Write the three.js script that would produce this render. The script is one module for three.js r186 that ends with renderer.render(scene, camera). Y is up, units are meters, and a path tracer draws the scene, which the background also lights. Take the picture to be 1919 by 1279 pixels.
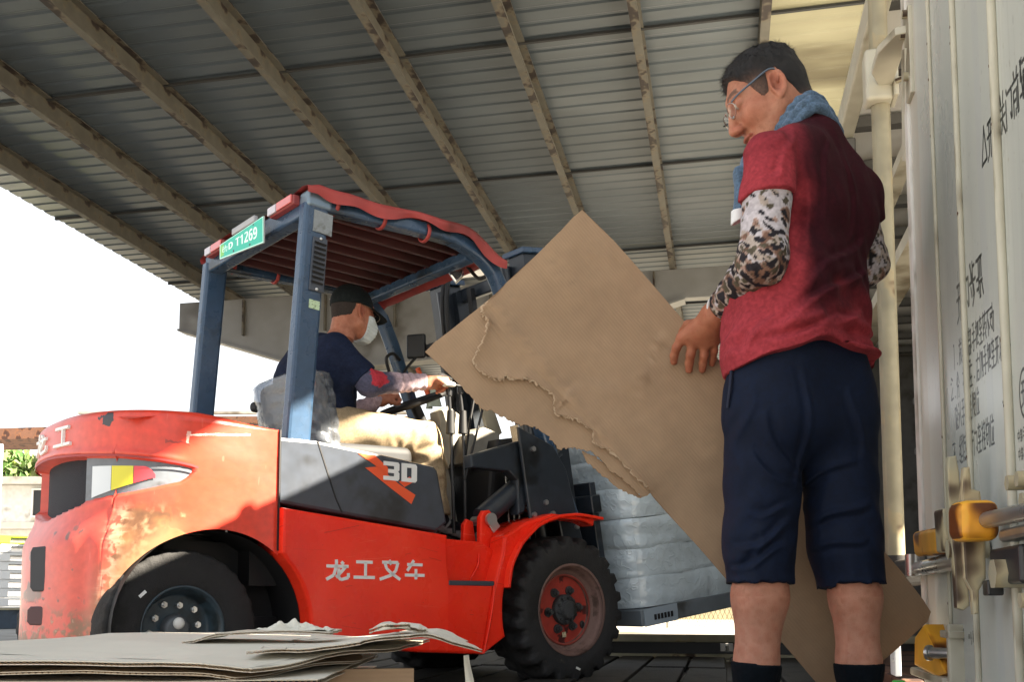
import * as THREE from 'three';
import { mergeGeometries } from 'three/addons/utils/BufferGeometryUtils.js';
import { RoundedBoxGeometry } from 'three/addons/geometries/RoundedBoxGeometry.js';
import { ImprovedNoise } from 'three/addons/math/ImprovedNoise.js';

// ---------- camera, sky, sun, exposure ----------
const scene = new THREE.Scene();
const camera = new THREE.PerspectiveCamera(2 * Math.atan(970 / 1850) * 180 / Math.PI, 1919 / 1940, 0.05, 400);
camera.setViewOffset(1919, 1940, 0, 0, 1919, 1279);   // the photograph is the upper part of a taller frame
camera.position.set(0, 0.388, 0);
camera.rotation.x = 4.9 * Math.PI / 180;
scene.add(camera);
const renderer = new THREE.WebGLRenderer({ antialias: true });
renderer.toneMapping = THREE.LinearToneMapping;
renderer.toneMappingExposure = 8.4;
renderer.shadowMap.enabled = true;
{
  const w = 256, h = 128, d = new Float32Array(w * h * 4);
  for (let j = 0; j < h; j++) for (let i = 0; i < w; i++) {
    const el = (j + .5) / h * Math.PI - Math.PI / 2, s = Math.sin(el), k = (j * w + i) * 4;
    const hz = Math.exp(-Math.max(s, 0) * 3.2), c = s < 0 ? [.075, .072, .067] : [.126 + .085 * hz, .138 + .074 * hz, .156 + .05 * hz];
    d[k] = c[0]; d[k + 1] = c[1]; d[k + 2] = c[2]; d[k + 3] = 1;
  }
  const t = new THREE.DataTexture(d, w, h, THREE.RGBAFormat, THREE.FloatType);
  t.mapping = THREE.EquirectangularReflectionMapping; t.magFilter = THREE.LinearFilter; t.needsUpdate = true;
  scene.background = t; scene.environment = t;
}
const SUN = new THREE.Vector3(.74, .64, .2).normalize();
const sun = new THREE.DirectionalLight(new THREE.Color(1, .88, .70), 5);
sun.position.copy(SUN).multiplyScalar(40).add(new THREE.Vector3(-1, 0, -4)); sun.target.position.set(-1, 0, -4);
sun.castShadow = true; sun.shadow.mapSize.set(4096, 4096);
Object.assign(sun.shadow.camera, { left: -25, right: 25, top: 25, bottom: -25, near: 1, far: 120 });
scene.add(sun, sun.target);

// ---------- helpers ----------
function rng(a) { return () => { a = a + 0x6D2B79F5 | 0; let t = Math.imul(a ^ a >>> 15, 1 | a); t = t + Math.imul(t ^ t >>> 7, 61 | t) ^ t; return ((t ^ t >>> 14) >>> 0) / 4294967296; }; }
const PN = new ImprovedNoise();
const noise = (x, y, z = 0) => PN.noise(x + 100.3, y + 100.7, z + 100.1);
const fbm = (x, y, z = 0, o = 4) => { let s = 0, a = .5, f = 1; for (let i = 0; i < o; i++) { s += a * noise(x * f, y * f, z * f + i * 7.3); a *= .5; f *= 2.03; } return s; };
const clamp = (v, a = 0, b = 1) => Math.min(b, Math.max(a, v));
const smooth = (a, b, v) => { const t = clamp((v - a) / (b - a)); return t * t * (3 - 2 * t); };
const lerp = (a, b, t) => a + (b - a) * t;
const mix3 = (a, b, t) => [lerp(a[0], b[0], t), lerp(a[1], b[1], t), lerp(a[2], b[2], t)];
const V3 = (a) => new THREE.Vector3(a[0], a[1], a[2]);
const TAU = Math.PI * 2;

// periodic value noise for tileable textures
function tileNoise(seed) {
  const r = rng(seed), N = 64, g = Float32Array.from({ length: N * N }, () => r());
  const at = (x, y, p) => g[((y % p + p) % p) * N + ((x % p + p) % p)];
  const one = (u, v, p) => { const x = u * p, y = v * p, i = Math.floor(x), j = Math.floor(y), a = x - i, b = y - j, s = a * a * (3 - 2 * a), t = b * b * (3 - 2 * b); return lerp(lerp(at(i, j, p), at(i + 1, j, p), s), lerp(at(i, j + 1, p), at(i + 1, j + 1, p), s), t); };
  return (u, v, p0 = 4, o = 4, sx = 1) => { let s = 0, a = .5, n = 0, p = p0; for (let k = 0; k < o && p <= 64; k++) { s += a * one(u * 1, v, p); n += a; a *= .55; p *= 2; } return s / n; };
}
const TN = [1, 2, 3, 4].map((s) => tileNoise(s * 977));
function tex(w, h, fn, srgb = true, rep) {
  const d = new Uint8Array(w * h * 4);
  for (let j = 0; j < h; j++) for (let i = 0; i < w; i++) {
    const c = fn((i + .5) / w, (j + .5) / h), k = (j * w + i) * 4;
    for (let q = 0; q < 3; q++) d[k + q] = clamp(c.length ? c[q] : c) * 255;
    d[k + 3] = 255;
  }
  const t = new THREE.DataTexture(d, w, h); t.magFilter = THREE.LinearFilter; t.minFilter = THREE.LinearMipmapLinearFilter; t.generateMipmaps = true;
  t.wrapS = t.wrapT = THREE.RepeatWrapping; if (srgb) t.colorSpace = THREE.SRGBColorSpace;
  if (rep) t.repeat.set(rep[0], rep[1]);
  t.needsUpdate = true; return t;
}
const repeat = (t, x, y = x) => { const c = t.clone(); c.repeat.set(x, y); c.needsUpdate = true; return c; };
function mat(c, o = {}) {
  const P = o.clearcoat || o.sheen || o.transmission ? THREE.MeshPhysicalMaterial : THREE.MeshStandardMaterial;
  const m = new P({ roughness: .6, metalness: 0, side: THREE.DoubleSide, ...o });
  if (Array.isArray(c)) m.color.setRGB(c[0], c[1], c[2]); else if (c !== undefined) m.color.set(c);
  return m;
}
// shared grain maps: soft mottling (colour), fine grain (bump), scuffs (roughness)
const mottle = tex(256, 256, (u, v) => { const a = TN[0](u, v, 4, 5), b = TN[1](u, v, 16, 3); return .8 + .2 * (a * .7 + b * .3) * 1.25 - .05; });
const dirt = tex(512, 512, (u, v) => { const a = TN[2](u, v, 3, 6), b = TN[1](u, v, 20, 2); const k = smooth(.5, .72, a) * .35 + .1 * b; return [1 - k, 1 - k * 1.08, 1 - k * 1.2]; });
const grain = tex(256, 256, (u, v) => TN[3](u, v, 32, 2), false);
const rough = tex(256, 256, (u, v) => .55 + .45 * TN[2](u, v, 6, 5), false);

const fin = (g) => { const n = g.index ? g.toNonIndexed() : g; for (const k of Object.keys(n.attributes)) if (!['position', 'normal', 'uv', 'color'].includes(k)) n.deleteAttribute(k); n.morphAttributes = {}; return n; };
function merge(gs) {
  const l = gs.flat(9).map(fin), col = l.some((g) => g.attributes.color);
  for (const g of l) { if (!g.attributes.uv) g.setAttribute('uv', new THREE.BufferAttribute(new Float32Array(g.attributes.position.count * 2), 2)); if (col && !g.attributes.color) g.setAttribute('color', new THREE.BufferAttribute(new Float32Array(g.attributes.position.count * 3).fill(1), 3)); }
  return l.length === 1 ? l[0] : mergeGeometries(l);
}
function uvm(g) {   // uv in metres, by the main axis of each face
  const p = g.attributes.position, u = g.attributes.uv, a = new THREE.Vector3(), b = new THREE.Vector3(), c = new THREE.Vector3();
  for (let i = 0; i < p.count; i += 3) {
    a.fromBufferAttribute(p, i); b.fromBufferAttribute(p, i + 1).sub(a); c.fromBufferAttribute(p, i + 2).sub(a); b.cross(c);
    const x = Math.abs(b.x), y = Math.abs(b.y), z = Math.abs(b.z);
    for (let k = i; k < i + 3; k++) {
      if (z >= x && z >= y) u.setXY(k, p.getX(k), p.getY(k)); else if (y >= x) u.setXY(k, p.getX(k), p.getZ(k)); else u.setXY(k, p.getZ(k), p.getY(k));
    }
  }
  return g;
}
const used = {};
function numbered(n) { const k = used[n] = (used[n] ?? -1) + 1; return k ? n + '_' + String(k).padStart(3, '0') : n; }
const shadow = (m) => { m.castShadow = m.receiveShadow = true; return m; };
function tag(o, label, category, group) { o.userData.label = label; o.userData.category = category; if (group) o.userData.group = group; return o; }
function mesh(name, geos, m, parent = scene, keepUV = false) {
  const g = merge([geos]); if (!keepUV) uvm(g);
  const o = shadow(new THREE.Mesh(g, m)); o.name = parent === scene ? numbered(name) : name; parent.add(o); return o;
}
function struct(name, geos, m, keepUV) { const o = mesh(name, geos, m, scene, keepUV); o.userData.kind = 'structure'; return o; }
function thing(name, label, category, pos = [0, 0, 0], turn = 0, group) {
  const o = new THREE.Group(); o.name = numbered(name); o.position.set(...pos); o.rotation.y = turn; scene.add(o); return tag(o, label, category, group);
}
function place(g, p, r) { if (r) g.applyMatrix4(new THREE.Matrix4().makeRotationFromEuler(new THREE.Euler(r[0], r[1], r[2]))); if (p) g.translate(p[0], p[1], p[2]); return g; }
const box = (w, h, d, p, r, bev = 0) => place(bev ? new RoundedBoxGeometry(w, h, d, 2, Math.min(bev, w / 2.1, h / 2.1, d / 2.1)) : new THREE.BoxGeometry(w, h, d), p, r);
function rod(a, b, r0, r1 = r0, n = 12) {
  const A = V3(a), B = V3(b), d = B.clone().sub(A), g = new THREE.CylinderGeometry(r1, r0, d.length(), n);
  g.applyQuaternion(new THREE.Quaternion().setFromUnitVectors(new THREE.Vector3(0, 1, 0), d.clone().normalize())); const m = A.add(B).multiplyScalar(.5); return g.translate(m.x, m.y, m.z);
}
function bar(a, b, w, t, bev = 0) {   // rectangular bar from a to b
  const A = V3(a), B = V3(b), d = B.clone().sub(A), g = bev ? new RoundedBoxGeometry(w, d.length(), t, 2, bev) : new THREE.BoxGeometry(w, d.length(), t);
  g.applyQuaternion(new THREE.Quaternion().setFromUnitVectors(new THREE.Vector3(0, 1, 0), d.normalize())); A.add(B).multiplyScalar(.5); return g.translate(A.x, A.y, A.z);
}
const tube = (pts, r, seg = 24, n = 8) => new THREE.TubeGeometry(new THREE.CatmullRomCurve3(pts.map(V3)), seg, r, n);
function shape(pts) { const s = new THREE.Shape(); pts.forEach(([x, y], i) => i ? s.lineTo(x, y) : s.moveTo(x, y)); s.closePath(); return s; }
function ext(pts, z0, z1, bev = 0, holes = []) {
  const s = shape(pts); for (const h of holes) s.holes.push(shape(h));
  const g = new THREE.ExtrudeGeometry(s, { depth: z1 - z0 - 2 * bev, bevelEnabled: bev > 0, bevelSize: bev, bevelThickness: bev, bevelSegments: 2, bevelOffset: -bev, curveSegments: 8 });
  return g.translate(0, 0, z0 + bev);
}
const lathe = (prof, n = 48) => new THREE.LatheGeometry(prof.map(([r, y]) => new THREE.Vector2(r, y)), n);
const ball = (p, r, s = [1, 1, 1], n = 16) => place(new THREE.SphereGeometry(r, n, Math.ceil(n * .7)).scale(...s), p);
const hexNut = (p, r, h, rot) => place(new THREE.CylinderGeometry(r, r, h, 6), p, rot);
function grid(nu, nv, fn) {   // fn(u, v) -> [x, y, z]; uv kept
  const pos = [], uv = [], idx = [];
  for (let j = 0; j <= nv; j++) for (let i = 0; i <= nu; i++) { const p = fn(i / nu, j / nv); pos.push(p[0], p[1], p[2]); uv.push(p[3] ?? i / nu, p[4] ?? j / nv); }
  for (let j = 0; j < nv; j++) for (let i = 0; i < nu; i++) { const a = j * (nu + 1) + i, b = a + 1, c = a + nu + 1, d = c + 1; idx.push(a, b, d, a, d, c); }
  const g = new THREE.BufferGeometry(); g.setAttribute('position', new THREE.Float32BufferAttribute(pos, 3)); g.setAttribute('uv', new THREE.Float32BufferAttribute(uv, 2)); g.setIndex(idx); g.computeVertexNormals(); return g;
}
// a ribbon of rectangular section swept along a path in the XY plane, z0..z1 wide, t thick
function ribbon(path, z0, z1, t, bev = .006) {
  const c = new THREE.CatmullRomCurve3(path.map(([x, y]) => new THREE.Vector3(x, y, 0)), false, 'catmullrom', .3), N = 40, L = [], Rr = [];
  for (let i = 0; i <= N; i++) { const p = c.getPointAt(i / N), g = c.getTangentAt(i / N); L.push([p.x - g.y * t / 2, p.y + g.x * t / 2]); Rr.unshift([p.x + g.y * t / 2, p.y - g.x * t / 2]); }
  return ext([...L, ...Rr], z0, z1, bev);
}
// ---------- smooth-minimum bodies meshed with surface nets ----------
const smin = (a, b, k) => { const h = Math.max(k - Math.abs(a - b), 0) / k; return Math.min(a, b) - h * h * k * .25; };
const smax = (a, b, k) => -smin(-a, -b, k);
function cap(p, a, b, r0, r1) {
  const bx = b[0] - a[0], by = b[1] - a[1], bz = b[2] - a[2], px = p[0] - a[0], py = p[1] - a[1], pz = p[2] - a[2];
  const t = clamp((px * bx + py * by + pz * bz) / (bx * bx + by * by + bz * bz + 1e-9));
  return Math.hypot(px - bx * t, py - by * t, pz - bz * t) - lerp(r0, r1, t);
}
function ell(p, c, r) {   // approximate ellipsoid distance
  const x = (p[0] - c[0]) / r[0], y = (p[1] - c[1]) / r[1], z = (p[2] - c[2]) / r[2], k0 = Math.hypot(x, y, z), k1 = Math.hypot(x / r[0], y / r[1], z / r[2]);
  return k0 < 1e-6 ? -Math.min(...r) : k0 * (k0 - 1) / k1;
}
function nets(lo, hi, h, f, col) {
  const n = [0, 1, 2].map((k) => Math.ceil((hi[k] - lo[k]) / h) + 1), [nx, ny, nz] = n, val = new Float32Array(nx * ny * nz), id = new Int32Array(nx * ny * nz).fill(-1);
  const ix = (i, j, k) => (k * ny + j) * nx + i;
  const Bk = 4, far = 3.5 * h * 1.5 + .014;   // blocks far from the surface are filled with one value
  for (let k0 = 0; k0 < nz; k0 += Bk) for (let j0 = 0; j0 < ny; j0 += Bk) for (let i0 = 0; i0 < nx; i0 += Bk) {
    const c = f([lo[0] + (i0 + 1.5) * h, lo[1] + (j0 + 1.5) * h, lo[2] + (k0 + 1.5) * h]), skip = Math.abs(c) > far;
    for (let k = k0; k < Math.min(nz, k0 + Bk); k++) for (let j = j0; j < Math.min(ny, j0 + Bk); j++) for (let i = i0; i < Math.min(nx, i0 + Bk); i++) val[ix(i, j, k)] = skip ? c : f([lo[0] + i * h, lo[1] + j * h, lo[2] + k * h]);
  }
  const pos = [], E = [[0, 1], [2, 3], [4, 5], [6, 7], [0, 2], [1, 3], [4, 6], [5, 7], [0, 4], [1, 5], [2, 6], [3, 7]];
  for (let k = 0; k < nz - 1; k++) for (let j = 0; j < ny - 1; j++) for (let i = 0; i < nx - 1; i++) {
    const c = []; let m = 0; for (let q = 0; q < 8; q++) { const v = val[ix(i + (q & 1), j + (q >> 1 & 1), k + (q >> 2))]; c.push(v); if (v < 0) m++; }
    if (!m || m === 8) continue;
    let x = 0, y = 0, z = 0, e = 0;
    for (const [a, b] of E) if ((c[a] < 0) !== (c[b] < 0)) { const t = c[a] / (c[a] - c[b]); x += lerp(a & 1, b & 1, t); y += lerp(a >> 1 & 1, b >> 1 & 1, t); z += lerp(a >> 2, b >> 2, t); e++; }
    id[ix(i, j, k)] = pos.length / 3; pos.push(lo[0] + (i + x / e) * h, lo[1] + (j + y / e) * h, lo[2] + (k + z / e) * h);
  }
  const idx = [], quad = (a, b, c, d, flip) => { if (a < 0 || b < 0 || c < 0 || d < 0) return; flip ? idx.push(a, c, b, a, d, c) : idx.push(a, b, c, a, c, d); };
  for (let k = 1; k < nz - 1; k++) for (let j = 1; j < ny - 1; j++) for (let i = 1; i < nx - 1; i++) {
    const s = val[ix(i, j, k)] < 0;
    if (s !== val[ix(i + 1, j, k)] < 0) quad(id[ix(i, j - 1, k - 1)], id[ix(i, j, k - 1)], id[ix(i, j, k)], id[ix(i, j - 1, k)], !s);
    if (s !== val[ix(i, j + 1, k)] < 0) quad(id[ix(i - 1, j, k - 1)], id[ix(i - 1, j, k)], id[ix(i, j, k)], id[ix(i, j, k - 1)], !s);
    if (s !== val[ix(i, j, k + 1)] < 0) quad(id[ix(i - 1, j - 1, k)], id[ix(i, j - 1, k)], id[ix(i, j, k)], id[ix(i - 1, j, k)], !s);
  }
  const N = pos.length / 3, nor = new Float32Array(N * 3), cl = col ? new Float32Array(N * 3) : null, uv = new Float32Array(N * 2), e = h * .6;
  for (let v = 0; v < N; v++) {
    const p = [pos[v * 3], pos[v * 3 + 1], pos[v * 3 + 2]];
    const g = [f([p[0] + e, p[1], p[2]]) - f([p[0] - e, p[1], p[2]]), f([p[0], p[1] + e, p[2]]) - f([p[0], p[1] - e, p[2]]), f([p[0], p[1], p[2] + e]) - f([p[0], p[1], p[2] - e])], l = Math.hypot(...g) || 1;
    for (let q = 0; q < 3; q++) nor[v * 3 + q] = g[q] / l;
    if (col) { const c = col(p, [g[0] / l, g[1] / l, g[2] / l]); cl[v * 3] = c[0]; cl[v * 3 + 1] = c[1]; cl[v * 3 + 2] = c[2]; }
  }
  const g = new THREE.BufferGeometry(); g.setAttribute('position', new THREE.Float32BufferAttribute(pos, 3)); g.setAttribute('normal', new THREE.BufferAttribute(nor, 3)); g.setAttribute('uv', new THREE.BufferAttribute(uv, 2));
  if (col) g.setAttribute('color', new THREE.BufferAttribute(cl, 3)); g.setIndex(idx); return g;
}
// ---------- hand-drawn characters: strokes on a 0..9 grid, y down ----------
const CH = {
  龙: '0393 40433709 54586998 9896 8348 6172', 工: '1181 5158 0898', 叉: '1181 81755709 21345699 4052', 车: '1282 4015 85 0797 5459', 开: '1191 0494 31343809 6169', 关: '2032 7062 1383 0595 5355380 9 5699', 门: '1122 0309 3292 8877 9298 9888',
  前: '2032 7062 0292 1419 1444 4948 1646 6468 8389 8979', 须: '301214 3424 0727 1048 4191 5356 8386 6358 5689', 步: '5054 5181 1054 2034 0494 5457 2537 7749 49 09 6577', 骤: '0131 3135 0535 3538 0737 4181 5155 7175 4686 5659 4959 7699', 旋: '2031 0242 2249 1509 6052 5292 5484 7478 5599', 转: '0141 2115 1545 2029 0747 5191 5494 7064 6487 7799', 中: '1282 1216 8286 1686 5059', 部: '2030 0141 1223 3223 0444 1619 4649 1646 1949 6169 6181 8164 6487 8767', 手: '7020 1383 0696 5059 5939', 把: '0242 2029 0645 5191 9195 5595 5158 5898 7175', 至: '1181 4024 2474 6284 1686 5459 0999', 不: '0191 5124 2406 5459 6587', 动: '0141 0444 2406 0648 6058 0393 9389 8979', 分: '4004 5094 2575 4209 7579 7969', 握: '0232 2029 0634 4191 4149 9193 4393 4696 7399 4999', 住: '2003 1219 6172 4292 4595 4999 7299', 左: '0292 5010 4009 3686 5559 2999', 右: '0292 5009 3686 3639 8689 3989', 侧: '2003 1219 4166 4161 6167 5359 7177 9199 9989', 启: '5060 2282 2226 2608 2585 8285 3739 3787 8789 3989', 位: '2003 1219 6072 4292 5458 8478 3999', 确: '0141 2104 2529 2545 4549 2949 6052 5282 8258 4999 5496 5799', 认: '1021 0424 2427 2736 7063 6309 6399', 锁: '2003 1242 0545 2228 2848 7073 5151 9172 5488 8454 7409 6899', 缓: '3003 0343 4306 0646 0849 9050 5181 4492 6049 6797 5999', 慢: '1019 0204 2022 4191 4143 4393 4656 9396 4899 9849', 打: '0242 2029 0645 5191 7179 7969', 挂: '0242 2029 0645 7074 5191 5494 7479 5696 5999', 钩: '2003 1242 0545 2228 2848 6052 5292 9299 9989 5773', 限: '1019 1141 4124 2446 4694 5191 5155 9195 5393 5558 9569 5899', 放: '2030 0242 1219 1545 4549 6042 5393 7309 4499', 扇: '2080 1282 1209 2484 8488 3545 6576', '△': '5008 0898 9850', '1': '3050 5059', '2': '1232 3081 8408 0898', '3': '1181 8145 4584 8409', '、': '4757', '.': '4858', '装': '1183 2099 0595', 限2: '',
};
function strokes(ch) { return (CH[ch] || '').split(' ').filter((s) => s.length >= 4).map((s) => { const r = []; for (let i = 0; i + 1 < s.length; i += 2) r.push([+s[i], +s[i + 1]]); return r; }); }

// ---------- materials ----------
const rustTex = (base, rust, seed, amt) => tex(512, 512, (u, v) => {
  const a = TN[seed % 4](u, v, 5, 6), b = TN[(seed + 1) % 4](u, v, 14, 3), k = smooth(amt, amt + .1, a * .75 + b * .25), e = smooth(amt - .05, amt, a * .75 + b * .25) * (1 - k), s = .88 + .2 * b;
  return mix3(base, rust, k).map((x, i) => (x + e * [.05, .02, -.02][i]) * s);
});
const beigePaint = rustTex([.76, .74, .69], [.30, .20, .15], 0, .53);
const creamPaint = rustTex([.80, .77, .68], [.36, .20, .10], 2, .68);
const M = {
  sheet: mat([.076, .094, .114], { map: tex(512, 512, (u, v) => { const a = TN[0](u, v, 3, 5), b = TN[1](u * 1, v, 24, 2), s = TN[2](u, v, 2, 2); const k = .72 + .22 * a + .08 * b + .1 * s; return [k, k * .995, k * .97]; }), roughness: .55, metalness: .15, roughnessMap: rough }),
  sheetBounce: mat([.27, .255, .165], { map: dirt, roughness: .6 }),  // right bay sheets, yellowish bounce light put into their colour
  seam: mat([.03, .03, .03], { roughness: .9 }),
  purlin: mat([.155, .150, .138], { map: beigePaint, roughness: .7, bumpMap: beigePaint, bumpScale: .001 }),
  girder: mat([.2, .2, .196], { map: repeat(dirt, .35), roughness: .6, roughnessMap: rough }),
  cream: mat([.46, .45, .40], { map: repeat(rustTex([.80, .77, .68], [.33, .20, .12], 2, .615), 1.3), roughness: .5, bumpMap: creamPaint, bumpScale: .001 }),
  door: mat([1, 1, 1], { roughness: .42 }),
  doorPlain: mat([.60, .62, .60], { map: dirt, roughness: .45 }),
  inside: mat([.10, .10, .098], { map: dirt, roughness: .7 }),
  ivory: mat([.52, .50, .41], { map: dirt, roughness: .5 }),
  steel: mat([.42, .43, .43], { map: dirt, roughness: .38, metalness: .75, roughnessMap: rough }),
  zinc: mat([.62, .63, .63], { roughness: .3, metalness: .9 }),
  dark: mat([.018, .019, .021], { roughness: .55, roughnessMap: rough }),
  black: mat([.008, .008, .009], { roughness: .6 }),
  rubber: mat([.016, .016, .017], { map: repeat(dirt, 3), roughness: .82, bumpMap: repeat(grain, 8), bumpScale: .0012 }),
  chrome: mat([.8, .8, .8], { roughness: .12, metalness: 1 }),
  yellow: mat([.82, .40, .03], { map: rustTex([1, .98, .92], [.40, .29, .2], 1, .575), roughness: .5, bumpMap: beigePaint, bumpScale: .0012 }),
  oldSteel: mat([.74, .72, .66], { map: rustTex([.72, .70, .62], [.28, .21, .16], 3, .585), roughness: .6, bumpMap: beigePaint, bumpScale: .0015 }),
  concrete: mat([.30, .29, .27], { map: repeat(dirt, .23), roughness: .9, bumpMap: grain, bumpScale: .002 }),
  white: mat([.78, .78, .76], { map: repeat(dirt, .3), roughness: .7 }),
  plasticWhite: mat([.8, .8, .79], { roughness: .45 }),
  lime: mat([.5, .62, .03], { roughness: .45 }),
  rusty: mat([.5, .5, .5], { map: rustTex([.5, .34, .26], [.26, .13, .08], 1, .5), roughness: .85 }),
  grey: mat([.45, .46, .47], { roughness: .5 }),
};

// ---------- the building axes: u to the right, v into the depth, turned 12 degrees ----------
const A12 = 12 * Math.PI / 180, CU = Math.cos(A12), SU = Math.sin(A12);
const uv2w = (u, y, v) => [u * CU + v * SU, y, u * SU - v * CU];

// ground: one concrete sheet to the horizon, dock boards on top
{
  struct('ground', grid(8, 8, (a, b) => [lerp(-160, 160, a), 0, lerp(40, -220, b)]), M.concrete);
  const g = thing('dock_floor', 'dark rubber and timber boards of the loading dock floor under the forklift', 'floor', uv2w(-1.2, 0, 3.2), -A12);
  delete g.userData.category; g.userData.kind = 'structure';
  const R = rng(12), bm = [0, 1, 2].map((i) => mat([.022 + i * .008, .021 + i * .007, .02 + i * .006], { map: repeat(rustTex([.9, .88, .86], [.45, .42, .4], i, .52), 1.5), roughness: .7, bumpMap: repeat(grain, 3), bumpScale: .003 }));
  for (let i = 0; i < 26; i++) {   // boards run in the v direction
    const w = .19 + R() * .03, L = 5.4;
    const b = mesh('board', box(w, .03, L / 3 - .02, [0, 0, 0], [R() * .01 - .005, R() * .008 - .004, R() * .02 - .01], .006), bm[i % 3], g);
    const x = -2.6 + i * .232, k = i % 3;
    b.position.set(x, .016, -.55 - L / 6);
    for (let j = 1; j < 3; j++) { const c = b.clone(); c.position.set(x + (R() - .5) * .01, .016 + R() * .004, -.55 - L / 6 - j * L / 3 * .97); c.rotation.set(R() * .006, (R() - .5) * .008, (R() - .5) * .02); g.add(c); }
  }
  // low steel rail closing the dock's far edge
  const r = thing('dock_edge_rail', 'low steel edge rail with a square hole behind the front wheel', 'rail', uv2w(-.2, 0, 6.6), -A12);
  mesh('top_bar', box(4.4, .05, .06, [1.0, .15, 0], 0, .008), M.oldSteel, r);
  mesh('bottom_bar', box(4.4, .03, .08, [1.0, .035, .01], 0, .006), M.oldSteel, r);
  mesh('web_plate', ext([[-1.2, .05], [3.2, .05], [3.2, .125], [-1.2, .125]], -.005, .005, 0, [[[.18, .068], [.18, .12], [.26, .12], [.26, .068]]]), M.dark, r);
}

// ---------- canopy ----------
const roof = thing('loading_canopy', 'grey corrugated metal canopy roof on beige steel purlins over the loading dock', 'canopy', uv2w(-2.3, 4.8, 6), -A12);
{
  const U0 = -7.45, U1 = 2.74, loc = (u, y, v) => [u + 2.3, y - 4.8, 6 - v];
  const seams = [2.5, 4.9, 7.3, 9.72, 12.1, 14.5, 16.9, 19.3];
  for (let s = 0; s + 1 < seams.length; s++) for (const [ua, ub, m] of [[U0, .36, M.sheet], [.36, U1, M.sheetBounce]]) {
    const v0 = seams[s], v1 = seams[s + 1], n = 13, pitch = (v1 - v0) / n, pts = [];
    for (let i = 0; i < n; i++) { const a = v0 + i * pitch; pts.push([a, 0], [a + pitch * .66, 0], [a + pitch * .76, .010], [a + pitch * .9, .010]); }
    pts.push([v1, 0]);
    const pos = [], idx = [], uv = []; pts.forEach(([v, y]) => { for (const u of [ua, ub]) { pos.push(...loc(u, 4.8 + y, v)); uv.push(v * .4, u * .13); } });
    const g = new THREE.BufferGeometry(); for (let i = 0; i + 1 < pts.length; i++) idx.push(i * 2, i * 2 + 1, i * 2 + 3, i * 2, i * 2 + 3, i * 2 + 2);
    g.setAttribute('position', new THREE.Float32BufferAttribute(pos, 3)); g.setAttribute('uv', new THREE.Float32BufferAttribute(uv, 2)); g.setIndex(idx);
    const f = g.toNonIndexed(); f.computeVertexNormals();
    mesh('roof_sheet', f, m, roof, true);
    if (ua === U0) mesh('seam_strip', box(U1 - U0, .02, .026, loc((U0 + U1) / 2, 4.788, seams[s])), M.seam, roof);
  }
  for (const u of [-6.75, -5.7, -4.57, -3.5, -2.46, -1.48, -.55, .38, 1.3, 2.4]) {
    const t = .008, w = .068, hh = .205, prof = [[0, 0], [w, 0], [w, .022], [w - t, .022], [w - t, t], [t, t], [t, hh - t], [w, hh - t], [w, hh], [0, hh]];
    const g = ext(prof, 0, 16.8, 0); g.translate(0, 0, -19.3);
    g.translate(u + 2.3 - w / 2, 4.588 - 4.8, 6); mesh('purlin', g, M.purlin, roof);
  }
}
// tapered cross girder carrying the far end of the bay
{
  const gd = thing('canopy_girder', 'tapered grey plate girder with stiffener ribs crossing under the far canopy', 'girder', uv2w(-2.3, 4.2, 12.4), -A12);
  const P = [[-7.4, 4.58], [2.6, 4.58], [2.6, 4.15], [-.4, 4.2], [-2.2, 3.68], [-4.6, 3.55], [-5.8, 3.68], [-7.4, 4.2]].map(([u, y]) => [u + 2.3, y - 4.2]);
  mesh('web', ext(P, -.08, .08, .01), M.girder, gd);
  mesh('bottom_flange', [bar([P[7][0], P[7][1] - .01, 0], [P[6][0], P[6][1] - .01, 0], .03, .24), bar([P[6][0], P[6][1] - .012, 0], [P[5][0], P[5][1] - .012, 0], .03, .242), bar([P[5][0], P[5][1] - .01, 0], [P[4][0], P[4][1] - .01, 0], .03, .24), bar([P[4][0], P[4][1] - .012, 0], [P[3][0], P[3][1] - .012, 0], .03, .242)], M.girder, gd);
  for (const u of [-6.4, -5.2, -4.21, -2.9, -1.8, -.78, .3]) mesh('stiffener', box(.025, .5, .06, [u + 2.3, .1, .11]), M.purlin, gd);
  const col = thing('canopy_column', 'round steel column carrying the canopy girder behind the forklift mast', 'column', uv2w(-3.3, 0, 12.4), -A12);
  mesh('shaft', rod([0, 0, 0], [0, 3.55, 0], .16, .16, 24), M.girder, col); mesh('base_plate', box(.5, .04, .5, [0, .02, 0]), M.oldSteel, col);
  // slanted white strip light bracket fixed below the girder
  const l = thing('strip_light', 'white strip light fitting hanging under the girder left of the mast', 'light', uv2w(-3.05, 4.13, 10.6), -A12);
  mesh('housing', box(1.0, .1, .2, [0, 0, 0], [0, .2, .12], .01), M.plasticWhite, l); mesh('bracket', [rod([-.4, .03, 0], [-.4, .46, 0], .012), rod([.4, .03, 0], [.4, .46, 0], .012)], M.steel, l);
}
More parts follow.
